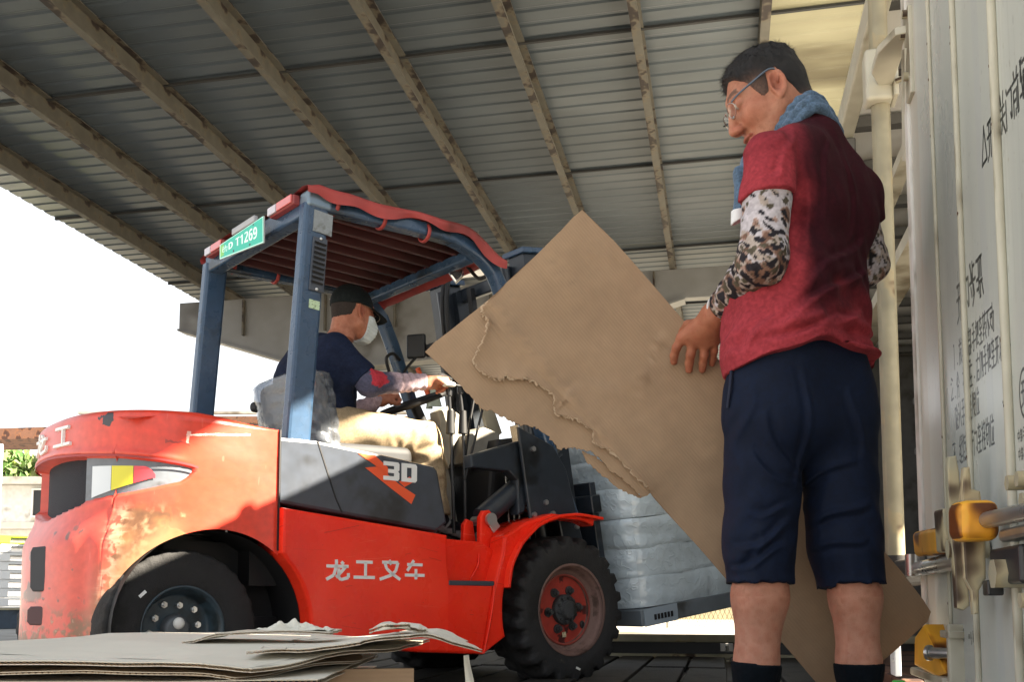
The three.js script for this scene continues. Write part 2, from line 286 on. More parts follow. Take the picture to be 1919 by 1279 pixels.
// ---------- far yard ----------
{
  const w = thing('white_warehouse', 'sunlit white low building with projecting ledges at the far left', 'building', [-26, 0, -46]);
  mesh('wall', box(26, 6.2, 8, [-3, 3.1, -4]), M.white, w);
  mesh('ledge', box(26.6, .35, .9, [-3, 6.0, .2]), M.concrete, w); mesh('ledge', box(26.6, .3, .7, [-3, 3.9, .2]), M.concrete, w);
  mesh('door_panel', box(3, 3, .1, [4, 1.5, .06]), M.grey, w);
  for (let i = 0; i < 5; i++) { const x = -13 + i * 4.4, win = mesh('window', box(1.9, 1.2, .08, [x, 5.0, .045]), M.dark, w); mesh('frame', [box(2.1, .08, .12, [x, 4.36, .08]), box(2.1, .08, .12, [x, 5.64, .08]), box(.08, 1.2, .12, [x - 1, 5, .08]), box(.08, 1.2, .12, [x + 1, 5, .08]), box(.05, 1.2, .1, [x, 5, .08])], M.plasticWhite, win); }
  const b = thing('concrete_building', 'long concrete building with a rust stained roof edge behind the driver seat', 'building', [-15, 0, -48]);
  mesh('wall', box(16, 8.6, 6, [2, 4.3, -3]), M.concrete, b); mesh('roof_edge', box(16.6, .8, 7, [2, 9.0, -3]), M.rusty, b); mesh('rail', box(16.4, .12, .2, [2, 9.6, .3]), M.concrete, b);
  for (let i = 0; i < 5; i++) mesh('window', box(1.8, 1.6, .1, [-4 + i * 3, 5.6, .06]), M.dark, b);
  const c = thing('rusty_canopy', 'rusty steel canopy edge on thin posts left of the forklift', 'canopy', [-19.2, 0, -31]);
  mesh('fascia', box(11, .36, .3, [-1, 5.55, 0], [0, .1, .05]), M.rusty, c); mesh('roof_sheet', box(11, .06, 4, [-1, 5.8, -2], [0, .1, .03]), M.rusty, c);
  for (const x of [-4, .5, 2.9]) mesh('post', rod([x, 0, -.2], [x, 5.4, -.2], .07, .07), M.white, c);
  mesh('brace', rod([.5, 4.5, -.2], [2, 5.4, -.2], .05), M.white, c);
}
function crown(c, r, n, seed, leaf, m) {
  const R = rng(seed), pos = [], col = [], q = new THREE.Quaternion(), e = new THREE.Euler(), v = new THREE.Vector3();
  for (let i = 0; i < n; i++) {
    let x, y, z; do { x = R() * 2 - 1; y = R() * 2 - 1; z = R() * 2 - 1; } while (x * x + y * y + z * z > 1 || fbm(x * 2.2 + seed, y * 2.2, z * 2.2) < -.09);
    q.setFromEuler(e.set(R() * 6, R() * 6, R() * 6)); const k = .6 + R() * .7, t = [.07 + R() * .06, .13 + R() * .09, .018 + R() * .02];
    for (const [a, b] of [[-.5, 0], [0, .5], [.5, 0], [-.5, 0], [.5, 0], [0, -.5]]) { v.set(a * leaf * k, b * leaf * k * 1.6, 0).applyQuaternion(q); pos.push(c[0] + x * r[0] + v.x, c[1] + y * r[1] + v.y, c[2] + z * r[2] + v.z); col.push(...t); }
  }
  const g = new THREE.BufferGeometry(); g.setAttribute('position', new THREE.Float32BufferAttribute(pos, 3)); g.setAttribute('color', new THREE.Float32BufferAttribute(col, 3)); g.computeVertexNormals(); return g;
}
const leafMat = mat([1, 1, 1], { vertexColors: true, roughness: .7, transmission: .35, thickness: 0 });
{
  const t = thing('leafy_tree', 'bright green leafy tree behind the white building at the left edge', 'tree', [-26.5, 0, -50]);
  mesh('trunk', [rod([0, 0, 0], [.1, 5, 0], .25, .16), rod([.1, 4.6, 0], [1.3, 7, .3], .12, .05), rod([.1, 4.6, 0], [-1.2, 6.8, -.2], .12, .05)], mat([.09, .06, .04], { roughness: .9 }), t);
  mesh('crown', [crown([0, 7.0, 1.5], [3.2, 1.25, 2], 2600, 5, .32), crown([-3, 6.6, 1], [2, .9, 1.6], 900, 9, .3)], leafMat, t);
}
{   // stack of white plastic pallets at the left edge
  const mk = (m) => { const g = new THREE.Group(), pm = m;
    mesh('deck', [box(1.2, .03, 1, [0, .135, 0], 0, .004), box(1.2, .02, .12, [0, .02, .43]), box(1.2, .02, .12, [0, .02, 0]), box(1.2, .02, .12, [0, .02, -.43])], pm, g);
    const blocks = []; for (const x of [-.53, 0, .53]) for (const z of [-.43, 0, .43]) blocks.push(box(.16, .1, .14, [x, .072, z])); mesh('block', blocks, pm, g).userData.kind = 'stuff'; return g; };
  const ORD = ['first', 'second', 'third', 'fourth', 'fifth', 'sixth', 'seventh', 'eighth', 'ninth', 'tenth'];
  const put = (x, z, n, words, grp, lime) => { for (let i = 0; i < n; i++) {
    const g = mk(i === lime ? M.lime : M.plasticWhite); g.name = numbered('plastic_pallet'); g.position.set(x + (i % 3) * .012, .15 * i, z); g.rotation.y = .55 + (i % 2) * .012; scene.add(g);
    i === lime ? tag(g, 'lime green plastic pallet on top of the white pallet stack', 'pallet') : tag(g, 'white plastic pallet, ' + ORD[i] + ' from the ground in the ' + words, 'pallet', grp); } };
  put(-8.3, -17.2, 10, 'tall stack behind the forklift tail', 'pallets of the tall stack', 9);
  put(-10.5, -18.6, 7, 'shorter stack at the left edge', 'pallets of the shorter stack');
  const s = thing('filler_box', 'low blue grey box added to fill the dark bluish area before the pallet stacks', 'skip', [-7.4, 0, -14.6], .5);  // made-up low box, fills a dark bluish area
  mesh('body', ext([[-.9, 0], [.9, 0], [1.05, .27], [-1.05, .27]], -.4, .4, .01), mat([.05, .075, .11], { map: dirt, roughness: .6 }), s); mesh('rim', box(2.14, .03, .86, [0, .285, 0]), M.oldSteel, s);
}
{   // sunlit fence and hedge beyond the dock edge, seen under the pallet load
  const f = thing('mesh_fence', 'wire mesh fence on pale posts beyond the dock edge', 'fence', uv2w(2.2, 0, 15), -A12);
  for (let i = 0; i < 7; i++) mesh('post', rod([-3 + i, 0, 0], [-3 + i, 1.2, 0], .035), M.ivory, f);
  const wires = []; for (let i = 0; i < 90; i++) for (const s of [-1, 1]) wires.push(rod([-3 + i * .066, 0.02, 0], [-3 + i * .066 + s * .5, 1.15, 0], .003, .003, 3));
  mesh('wire_mesh', wires, M.rusty, f).userData.kind = 'stuff'; mesh('rail', rod([-3, 1.17, 0], [3, 1.17, 0], .022), M.ivory, f);
  const h = thing('hedge_shrub', 'yellow green shrub behind the wire mesh fence', 'shrub', uv2w(2.2, 0, 17.5));
  mesh('foliage', [crown([.5, .38, 0], [.9, .42, .7], 1500, 31, .12), crown([2.2, .5, -.4], [.9, .6, .7], 1300, 33, .12)], leafMat, h); mesh('stem', [rod([.5, 0, 0], [.5, .4, 0], .03), rod([2.2, 0, -.4], [2.2, .5, -.4], .03)], M.rusty, h);
  const w = thing('pale_yard_wall', 'pale yellow plastered wall behind the fence and shrub', 'wall', uv2w(0, 0, 22), -A12);
  mesh('wall_panel', box(26, 2.6, .2, [-2, 1.3, 0]), mat([.62, .55, .36], { map: repeat(dirt, .3), roughness: .9 }), w); mesh('coping', box(26.2, .1, .32, [-2, 2.65, 0]), M.concrete, w);
}

// ---------- container with its lettered door swung open, at the right ----------
{
  const V0 = 3.08, Cn = thing('shipping_container', 'white shipping container at the right with its lettered door leaf swung open', 'container', uv2w(.555, 0, V0), -A12);
  const L = (u, y, v) => [u - .555, y, V0 - v];
  const H = 2.63;
  // body
  mesh('floor', box(2.3, .12, 6, L(1.75, -.02 + .04, 6.3)), M.rusty, Cn);
  mesh('ceiling', [box(2.36, .03, 6.4, L(1.74, H - .02, 6.08))], M.white, Cn);
  for (let i = 0; i < 12; i++) mesh('roof_bow', box(2.28, .05, .06, L(1.75, H - .075, 3.6 + i * .48)), M.inside, Cn);
  mesh('far_wall', box(.04, H, 6, L(2.9, H / 2, 6.3)), M.inside, Cn); mesh('front_wall', box(2.3, H, .04, L(1.75, H / 2, 9.3)), M.inside, Cn);
  mesh('top_rail', box(.07, .11, 6.2, L(.59, H - .066, 6.19), 0, .012), M.ivory, Cn);
  mesh('bottom_rail', box(.07, .14, 5.9, L(.59, .07, 6.33), 0, .012), M.rusty, Cn);
  mesh('inner_rail', [bar(L(.66, 1.95, 3.3), L(.66, 1.95, 9.2), .05, .04), bar(L(.7, 1.66, 3.3), L(.7, 1.66, 9.2), .1, .05)], M.ivory, Cn);
  for (let i = 0; i < 4; i++) { const v = 4.6 + i * 1.4; mesh('side_post', box(.06, H - .26, .08, L(.6, H / 2, v), 0, .01), M.inside, Cn); }
  // riveted flange beside the corner post
  const fl = mesh('corner_flange', box(.02, H - .3, .09, L(.545, H / 2, 3.42), 0, .004), mat([.62, .68, .74], { map: dirt, roughness: .45 }), Cn);
  for (let i = 0; i < 26; i++) mesh('rivet', ball(L(.535, .2 + i * .085, 3.39), .006, [1, 1, 1], 8), M.grey, fl);
  // rusty tubular post with its upper clamp
  const post = mesh('corner_post', rod(L(.524, .50, 3.229), L(.524, 2.6, 3.229), .029, .029, 24), M.cream, Cn);
  mesh('clamp', [box(.085, .17, .075, L(.515, 2.06, 3.21), [0, 0, 0], .012), box(.014, .19, .09, L(.562, 2.07, 3.2), 0, .004)], M.ivory, post);
  for (const [dy, da] of [[-.045, .04], [.05, .04]]) mesh('bolt', rod(L(.56, 2.06 + dy, 3.15), L(.59, 2.06 + dy, 3.13), .008), M.oldSteel, post);
  mesh('foot_bracket', [rod(L(.524, .43, 3.229), L(.524, .53, 3.229), .045, .04, 18), box(.1, .07, .08, L(.535, .47, 3.17), [.1, .2, .1], .015), rod(L(.53, .49, 3.2), L(.53, .485, 2.95), .026, .026)], mat([.035, .032, .03], { map: dirt, roughness: .55, metalness: .3 }), Cn);
  // hinge arm from the post to the door
  const hg = mesh('hinge_arm', ext([[.0, -.13], [-.035, -.12], [-.075, -.02], [-.075, .10], [-.04, .19], [0, .20]], -.012, .012, .004).rotateX(Math.PI / 2).translate(...L(.555, 2.03, 3.08)), M.ivory, Cn);
  mesh('gusset', [bar(L(.56, 1.70, 3.03), L(.545, 1.98, 2.9), .018, .05, .004), bar(L(.575, 1.99, 3.0), L(.55, 1.86, 2.86), .014, .03, .003), box(.014, .26, .07, L(.55, 1.95, 2.88), 0, .004)], M.ivory, hg);
  for (const [y, v] of [[2.02, 2.9], [1.88, 2.87], [2.06, 2.86]]) mesh('bolt', rod(L(.53, y, v), L(.56, y, v), .012, .012, 6), M.oldSteel, hg);
  // door leaf
  const vA = 1.72, vB = 2.95, W = vB - vA, DH = 2.64, y0 = -.06, cw = 1024, chh = 2048, cv = document.createElement('canvas'); cv.width = cw; cv.height = chh; const x = cv.getContext('2d');
  x.fillStyle = '#ccd0cd'; x.fillRect(0, 0, cw, chh);
  const R = rng(77);
  for (let i = 0; i < 220; i++) { const a = R() * cw, b = R() * chh, l = 60 + R() * 500, c = R() < .5 ? '150,148,140' : '225,228,226'; x.fillStyle = `rgba(${c},${.03 + R() * .07})`; x.fillRect(a, b, 2 + R() * 9, l); }
  for (let i = 0; i < 1400; i++) { x.fillStyle = `rgba(${R() < .6 ? '120,105,88' : '90,92,92'},${R() * .22})`; const s = .6 + R() * 2.2; x.beginPath(); x.ellipse(R() * cw, R() * chh, s, s * (1 + R() * 2), 0, 0, TAU); x.fill(); }
  for (const [v, w, c] of [[2.87, .1, 'rgba(196,190,178,.55)'], [2.48, .14, 'rgba(188,194,196,.35)'], [2.2, .05, 'rgba(190,196,200,.3)']]) { x.fillStyle = c; x.fillRect((vB - v - w / 2) / W * cw, 0, w / W * cw, chh); }
  const px = (v) => (vB - v) / W * cw, py = (y) => (1 - (y - y0) / DH) * chh;
  const write = (text, v, y, w, h, lw) => { x.strokeStyle = 'rgba(38,42,44,.9)'; x.lineCap = 'round'; x.lineWidth = lw; [...text].forEach((c, i) => { const X = px(v) + i * w / W * cw, Y = py(y + h), sx = w * .82 / W * cw / 9, sy = h / DH * chh / 9; for (const s of strokes(c)) { x.beginPath(); s.forEach(([a, b], k) => k ? x.lineTo(X + a * sx, Y + b * sy) : x.moveTo(X + a * sx, Y + b * sy)); x.stroke(); } }); };
  write('△开、关门前须', 2.185, 1.30, .046, .085, 6);
  write('开门步骤', 2.455, 1.045, .062, .095, 6.5);
  write('1.旋转中部手把至转不动', 2.515, .945, .031, .058, 4.2);
  write('2.分别握住左、右侧手把至开启位、', 2.55, .872, .031, .058, 4.2);
  write('确认手把至限位', 2.515, .80, .033, .056, 4.2);
  write('3.缓慢打开门至挂钩位', 2.555, .715, .0345, .06, 4.2);
  x.lineWidth = 5; x.beginPath(); x.ellipse(px(1.965), py(.775), .03 / W * cw, .045 / DH * chh, 0, 0, TAU); x.stroke(); write('开', 1.985, .752, .04, .05, 4);
  for (let r = 0; r < 2; r++) write('中部手把', 2.02, .69 - r * .035, .018, .022, 2);
  x.fillStyle = 'rgba(40,48,46,.85)'; x.fillRect(px(2.58), py(.325), .07 / W * cw, .03 / DH * chh); x.fillRect(px(2.545), py(.30), .02 / W * cw, .03 / DH * chh); for (let i = 0; i < 12; i++) x.fillRect(px(2.47 - R() * .05), py(.28 + R() * .06), 5, 8);
  const ft = new THREE.CanvasTexture(cv); ft.colorSpace = THREE.SRGBColorSpace;
  const fold = mesh('door', [box(.045, DH, 1.25, L(.555 + .026, y0 + DH / 2, 1.085), 0, .006)], M.doorPlain, Cn);   // added leaf out of view, keeps the sun off the cardboard pile
  for (const v of [1.4, 1.1, .8]) mesh('lock_rod', rod(L(.55, y0 + .02, v), L(.55, DH - .12, v), .01, .01, 12), M.ivory, fold);
  const door = mesh('door', box(.045, DH, W, L(.555 + .026, y0 + DH / 2, (vA + vB) / 2), 0, .006), M.doorPlain, Cn);
  const face = grid(1, 1, (a, b) => [...L(.5545, y0 + b * DH, vB - a * W), a, b]);
  mesh('painted_face', face, mat([.83, .825, .79], { map: ft, roughness: .42, roughnessMap: rough, bumpMap: ft, bumpScale: .0006 }), door, true);
  mesh('edge_trim', box(.03, DH, .05, L(.56, y0 + DH / 2, vB - .01), 0, .008), mat([.70, .69, .66], { map: dirt, roughness: .5 }), door);
  for (const [v, r, w] of [[2.625, .005, 0], [2.365, .007, 0], [2.045, .009, 0]]) {
    const rd = mesh('lock_rod', [rod(L(.553 - r * .6, y0 + .02, v), L(.553 - r * .6, DH - .12, v), r, r, 14)], M.ivory, door);
    for (let i = 0; i < 9; i++) mesh('rust_speck', ball(L(.553 - r * 1.5, .1 + R() * 2.0, v + (R() - .5) * r), .0028, [.5, 1.6, 1], 6), M.rusty, rd);
  }
  // lock assembly
  const lock = new THREE.Group(); lock.name = 'door_lock'; Cn.add(lock);
  mesh('yellow_bar', [box(.05, .066, .30, L(.515, .535, 2.60), [.03, 0, .06], .014)], M.yellow, lock);
  mesh('clamp_block', box(.055, .1, .09, L(.512, .55, 2.40), [.03, 0, .04], .008), M.oldSteel, lock);
  mesh('yellow_block', box(.076, .080, .092, L(.485, .546, 2.085), [.03, .05, 0], .02), M.yellow, lock);
  mesh('shaft', [rod(L(.535, .478, 3.0), L(.52, .482, 2.3), .021, .021, 20), rod(L(.5, .545, 2.05), L(.515, .535, 1.5), .016, .016, 20), box(.04, .024, .34, L(.53, .512, 1.84), 0, .008), rod(L(.53, .52, 2.93), L(.53, .46, 2.93), .03, .03)], M.steel, lock);
  mesh('handle_plate', ext([[-.012, .14], [-.009, .165], [.007, .168], [.012, .13], [.014, .02], [.02, -.06], [.022, -.15], [.010, -.16], [-.004, -.155], [-.006, -.05], [-.012, .02]], -.014, .014, .004).translate(...L(.482, .53, 2.235)), M.oldSteel, lock);
  mesh('handle_plate', ext([[-.012, .07], [-.006, .125], [.006, .125], [.008, .08], [.024, .075], [.03, -.02], [.028, -.10], [.014, -.125], [.012, -.17], [.002, -.172], [.0, -.125], [-.012, -.10], [-.014, 0]], -.014, .014, .005).translate(...L(.487, .535, 2.14)), M.oldSteel, lock);
  mesh('pivot', rod(L(.47, .5, 2.25), L(.55, .5, 2.25), .02), M.oldSteel, lock); mesh('nut', rod(L(.49, .44, 1.98), L(.56, .44, 1.98), .03, .03, 6), M.oldSteel, lock);
  mesh('under_bracket', [box(.05, .07, .2, L(.535, .455, 1.98), 0, .008), box(.03, .03, .04, L(.52, .415, 2.1), 0, .004)], M.dark, lock);
  for (const [y, v] of [[.6, 1.9], [.6, 1.84], [.56, 1.82], [.39, 1.85]]) mesh('nut', rod(L(.50, y, v), L(.552, y, v), .015, .015, 6), M.oldSteel, lock);
  // lower hinge: yellow cheek plates in a white steel frame
  const lh = new THREE.Group(); lh.name = 'lower_hinge'; Cn.add(lh);
  mesh('cheek_plate', ext([[-.17, -.06], [-.02, .055], [.05, .02], [.06, -.055], [-.1, -.075]], -.03, .03, .008).rotateY(-Math.PI / 2 + .15).rotateY(Math.PI).translate(...L(.53, .275, 2.75)), M.yellow, lh);
  mesh('frame', [box(.05, .022, .42, L(.535, .195, 2.76), 0, .006), box(.04, .15, .024, L(.54, .26, 2.53), 0, .006), box(.045, .2, .03, L(.54, .1, 2.56), 0, .006), box(.04, .018, .1, L(.54, .31, 2.56), 0, .004)], M.ivory, lh);
  mesh('bolt', [rod(L(.50, .262, 2.62), L(.55, .262, 2.58), .014, .014, 6), rod(L(.495, .262, 2.625), L(.50, .262, 2.62), .02, .02, 14)], M.zinc, lh);
  // cargo inside
  for (const [y, k] of [[.62, 0], [1.3, 1]]) { const c = thing('wrapped_cargo', k ? 'dark wrapped cargo block on top, inside the container behind the rusty post' : 'grey wrapped cargo block inside the container behind the rusty post', 'cargo', uv2w(1.5, .14 + k * .74, 4.6), -A12); const g = mesh('wrapped_block', box(1.1, .7, 1.1, [0, .35, 0], 0, .03), k ? M.dark : mat([.12, .125, .125], { roughness: .35, map: dirt }), c); mesh('strap', [box(1.115, .03, 1.115, [0, .25, 0]), box(1.115, .03, 1.115, [0, .5, 0])], M.black, g); }
  const bt = thing('drink_bottle', 'clear drink bottle with a lime green cap beside the lower door hinge', 'bottle', [1.015, 0, -2.62]);
  mesh('bottle_body', lathe([[.001, 0], [.032, .004], [.034, .02], [.034, .1], [.028, .125], [.013, .15], [.0125, .165]], 24), mat([.75, .8, .78], { roughness: .15, transmission: .6, thickness: 0 }), bt);
  mesh('cap', lathe([[.0125, .158], [.017, .158], [.017, .178], [.015, .182], [.001, .182]], 24), mat([.08, .75, .12], { roughness: .4 }), bt);
}

// ---------- forklift: X forward, Y up, Z towards its right side ----------
const FT = 40.8 * Math.PI / 180, FO = [-1.503, 0, -3.924];
const F = thing('forklift', 'red counterbalance forklift with grey overhead guard, rusty counterweight and big front wheel', 'forklift', FO, FT);
const redTex = (() => {   // paint with soft fading, road dust and fine scrapes
  const c = document.createElement('canvas'); c.width = c.height = 1024; const x = c.getContext('2d'), R = rng(303); x.fillStyle = '#f22d18'; x.fillRect(0, 0, 1024, 1024);
  for (let i = 0; i < 260; i++) { const a = R() * 1024, b = R() * 1024, r = 40 + R() * 150, g = x.createRadialGradient(a, b, 0, a, b, r), k = R() < .55 ? '190,25,12' : '250,90,62'; g.addColorStop(0, `rgba(${k},.10)`); g.addColorStop(1, `rgba(${k},0)`); x.fillStyle = g; x.fillRect(a - r, b - r, 2 * r, 2 * r); }
  for (let i = 0; i < 170; i++) { const a = R() * 1024, b = R() * 1024, l = 10 + R() * R() * 190, t = (R() - .5) * .5; x.strokeStyle = R() < .6 ? `rgba(255,190,165,${.08 + R() * .3})` : `rgba(95,20,12,${.1 + R() * .3})`; x.lineWidth = .6 + R() * 1.6; x.beginPath(); x.moveTo(a, b); x.lineTo(a + l * Math.cos(t), b + l * Math.sin(t)); x.stroke(); }
  for (let i = 0; i < 900; i++) { x.fillStyle = `rgba(${R() < .5 ? '120,70,50' : '235,200,180'},${R() * .3})`; x.beginPath(); x.arc(R() * 1024, R() * 1024, .5 + R() * 1.8, 0, TAU); x.fill(); }
  const t = new THREE.CanvasTexture(c); t.colorSpace = THREE.SRGBColorSpace; t.wrapS = t.wrapT = THREE.RepeatWrapping; return t;
})();
const FM = {
  red: mat([1, 1, 1], { map: repeat(redTex, .9), roughness: .38, roughnessMap: repeat(rough, 2), clearcoat: .02, specularIntensity: .45, bumpMap: repeat(mottle, 2), bumpScale: .0004 }),
  guard: mat([.036, .075, .14], { map: repeat(dirt, 2), roughness: .38, roughnessMap: repeat(rough, 2) }),
  char: mat([.05, .06, .08], { map: repeat(dirt, 1.5), roughness: .42, roughnessMap: rough }),
  mast: mat([.022, .030, .042], { map: repeat(dirt, 2), roughness: .45, roughnessMap: rough }),
  tarp: mat([.40, .055, .05], { map: dirt, roughness: .6, bumpMap: repeat(mottle, 4), bumpScale: .002 }),
  letter: mat([.74, .75, .74], { roughness: .45 }),
};
const sub3 = (a, b) => [a[0] - b[0], a[1] - b[1], a[2] - b[2]], norm3 = (a) => { const l = Math.hypot(...a); return a.map((x) => x / l); };
const part = (n, g, m, keep) => mesh(n, g, m, F, keep);
// --- counterweight ---
const cwPlan = (q, Y) => {   // q: 0 near front edge, 1 rear centre, 2 far front edge
  const far = q > 1 ? -1 : 1, s = q > 1 ? 2 - q : q, k = smooth(.58, .72, Y), a = lerp(.525, .48, k);
  if (s < .2) return [.335 - s / .2 * .185, .56 * far];
  const ph = Math.PI / 2 * (1 - (s - .2) / .8); return [.15 - a * Math.pow(Math.cos(ph), .8), .56 * Math.pow(Math.sin(ph), .8) * far];
};
function cwAt(q, Y, off = 0) {
  const p = cwPlan(q, Y), a = cwPlan(clamp(q - .004, 0, 2), Y), b = cwPlan(clamp(q + .004, 0, 2), Y), tx = b[0] - a[0], tz = b[1] - a[1], l = Math.hypot(tx, tz) || 1;
  return [p[0] + tz / l * off * 1, Y, p[1] - tx / l * off * 1];
}
const cwSign = (() => { const a = cwAt(.1, .8, .05); return a[2] > .56 ? 1 : -1; })();
const cwOff = (q, Y, o) => cwAt(q, Y, o * cwSign);
const pw = (s, P) => { for (let i = 0; i + 1 < P.length; i++) if (s <= P[i + 1][0]) return lerp(P[i][1], P[i + 1][1], clamp((s - P[i][0]) / (P[i + 1][0] - P[i][0]))); return P[P.length - 1][1]; };
const lampTop = (s) => pw(s, [[.30, .868], [.318, .874], [.36, .882], [.44, .892], [.60, .905], [.77, .912], [1, .925]]), lampLow = (s) => pw(s, [[.30, .866], [.312, .852], [.335, .825], [.36, .808], [.45, .785], [.54, .768], [.66, .752], [.773, .737], [1, .69]]);
const inLamp = (s, Y, e = 0) => s > .307 + e && Y < lampTop(s) - e && Y > lampLow(s) + e;
const archY = (X) => Math.abs(X - .1) < .36 ? .29 + Math.sqrt(.1296 - (X - .1) ** 2) : .17;
{
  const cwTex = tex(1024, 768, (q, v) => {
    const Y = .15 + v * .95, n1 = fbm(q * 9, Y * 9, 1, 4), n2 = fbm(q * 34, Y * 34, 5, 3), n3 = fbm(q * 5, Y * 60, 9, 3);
    let c = mix3([.86, .255, .175], [.78, .34, .30], smooth(.35, .95, q) + n1 * .3);  // pinker towards the tail: glare haze mixed into the faded paint
    c = c.map((x) => x * (1 + n2 * .12));
    // worn lower corner: chipped edge, primer and rust
    const line = .585 + .05 * n1 + .05 * n3 + .03 * n2 - (Y - .5) * .05, low = smooth(.76, .70, Y + n1 * .04), inR = smooth(line + .012, line - .012, q) * smooth(.36, .40, q + n1 * .22 + n2 * .05 + smooth(.66, .60, Y) * .25) * low;
    const rust = mix3([.52, .36, .22], [.30, .20, .14], clamp(.5 + n1 * 1.8)), pr = mix3([.56, .40, .25], [.56, .44, .34], clamp(.5 + n2 * 2));
    const ru = mix3(rust, pr, smooth(.05, .4, n2 * .6 + n1));
    c = mix3(c, ru, inR);
    const dA = Math.hypot(cwPlan(q, Y)[0] - .1, Y - .29) - .36; c = mix3(c, [.64, .46, .33], .75 * smooth(.085, .015, dA + n1 * .05) * smooth(.30, .42, q) * smooth(.75, .62, q));
    const edge = Math.exp(-((q - line) ** 2) / (.0006 + .0009 * clamp(n3 + .4))) * low * smooth(-.12, .12, n2 + .1); c = mix3(c, [.80, .62, .52], clamp(edge * .8));
    // ground scrapes along the foot
    const foot = smooth(.40, .30, Y + n1 * .1) * smooth(-.25, .15, n2 + n1); c = mix3(c, [.45, .36, .27], foot * .85);
    c = mix3(c, [.70, .58, .50], smooth(.30, .36, n2) * smooth(.42, .28, Y) * .6);
    c = mix3(c, [.36, .31, .29], smooth(.16, .3, n1 + n2 * .4) * smooth(.68, .72, q) * smooth(.7, .62, Y) * .8);
    // scratches
    if (Math.abs(Y - (.995 - (q - .25) * .12)) < .004 + .004 * n2 && q > .13 && q < .33) c = mix3(c, [.95, .82, .78], .9);
    if (Math.abs(q - .337 - n2 * .01) < .006 && Y > .955 && Y < .998) c = mix3(c, [.92, .8, .75], .8);
    if (Math.abs(Y - .955 + n2 * .02) < .004 && q > .33 && q < .42) c = mix3(c, [.55, .2, .16], .7);
    if (Math.hypot((q - .665) * 1.1, (Y - 1.035) * 1.6) < .035 + n2 * .05) c = [.24, .23, .25];
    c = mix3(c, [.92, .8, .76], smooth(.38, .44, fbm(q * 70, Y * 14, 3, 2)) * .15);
    return c;
  });
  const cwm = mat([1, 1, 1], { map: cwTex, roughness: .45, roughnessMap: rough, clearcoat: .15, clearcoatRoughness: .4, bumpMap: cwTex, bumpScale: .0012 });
  const prof = (q, v) => { const s = q > 1 ? 2 - q : q, x = cwPlan(q, .4)[0], yb = archY(x), Y = lerp(yb, 1.035, v); return Y; };
  const dent = (q, Y) => { const s = q > 1 ? 2 - q : q; const ins = clamp(Math.min((s - .307) * .8, lampTop(s) - Y, Y - lampLow(s)) / .012); return -(s > .77 ? .06 : .016) * ins + .010 * Math.exp(-(((Y - lampTop(s) - .012) / .012) ** 2)) * smooth(.3, .5, s) + fbm(q * 4, Y * 4, 2, 3) * .004 + .010 * Math.exp(-(((s - .70) / .04) ** 2)) * -1 * smooth(.68, .56, Y); };
  const side = grid(260, 110, (a, b) => { const q = a * 2, Y = prof(q, b); return [...cwOff(q, Y, dent(q, Y)), q > 1 ? 2 - q : q, (Y - .15) / .95]; });
  const top = grid(260, 8, (a, b) => { const q = a * 2, t = b * Math.PI / 2, r = b > .8 ? .04 + (b - .8) * 1.2 : .04 * (1 - Math.cos(Math.min(b / .8, 1) * Math.PI / 2)), xx = cwPlan(q, 1)[0], Y = 1.035 + (.04 - .03 * smooth(.0, .335, xx)) * Math.sin(Math.min(b / .8, 1) * Math.PI / 2) + (b > .8 ? (b - .8) * .05 : 0); const p = cwOff(q, 1.035, -r); return [p[0], Y, p[2], q > 1 ? 2 - q : q, .93 + b * .06]; });
  const lid = grid(20, 20, (a, b) => { const x = lerp(-.22, .335, a), z = lerp(-.5, .5, b); return [x, 1.083 - .032 * smooth(.0, .335, x) - .03 * (x + .22 < .12 ? 1 - (x + .22) / .12 : 0) - .03 * Math.max(0, Math.abs(z) - .38) / .12, z, .3 + b * .3, .95]; });
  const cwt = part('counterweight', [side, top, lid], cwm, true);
  const patch = (s0, s1, f0, f1, off, n = 24) => grid(n, 6, (a, b) => { const s = lerp(s0, s1, a), Y = lerp(f0(s), f1(s), b); return [...cwOff(s, Y, off), s, Y]; });
  mesh('inner_block', [box(.4, .4, .7, [.12, .84, 0]), box(.3, .5, .5, [.15, .45, 0])], FM.char.clone(), cwt).material.color.setRGB(.01, .01, .012);
  const panelM = mat([.16, .18, .21], { map: repeat(dirt, 3), roughness: .4 });
  for (const f of [1]) {
    mesh('tail_lamp_panel', patch(.309, .772, (s) => lampLow(s) + .004, (s) => lampTop(s) - .004, -.012), panelM, cwt);
    const top2 = (s) => .868 + (s - .54) * .02, low2 = (s) => lerp(.757, .825, clamp((.738 - s) / .27));
    for (const [a, b, c, n] of [[.735, .642, [.62, .66, .70], 'white_reflector'], [.640, .545, [.66, .60, .015], 'yellow_reflector']]) mesh(n, patch(b, a, low2, top2, -.008), mat(c, { roughness: .3, clearcoat: .5, clearcoatRoughness: .2 }), cwt);
    mesh('red_reflector', patch(.455, .543, (s) => low2(s) + .0, (s) => top2(s) - .028 * Math.pow(clamp((.50 - s) / .045), 2), -.008), mat([.72, .045, .06], { roughness: .3, clearcoat: .5, clearcoatRoughness: .2 }), cwt);
    mesh('rear_grille', grid(30, 8, (a, b) => { const s = lerp(.778, 1.222, a), t = s > 1 ? 2 - s : s, Y = lerp(lampLow(t) + .002, lampTop(t) - .002, b); return [...cwOff(s, Y, -.045), s, Y]; }), mat([.006, .008, .016], { roughness: .75, bumpMap: repeat(grain, 14), bumpScale: .004 }), cwt);
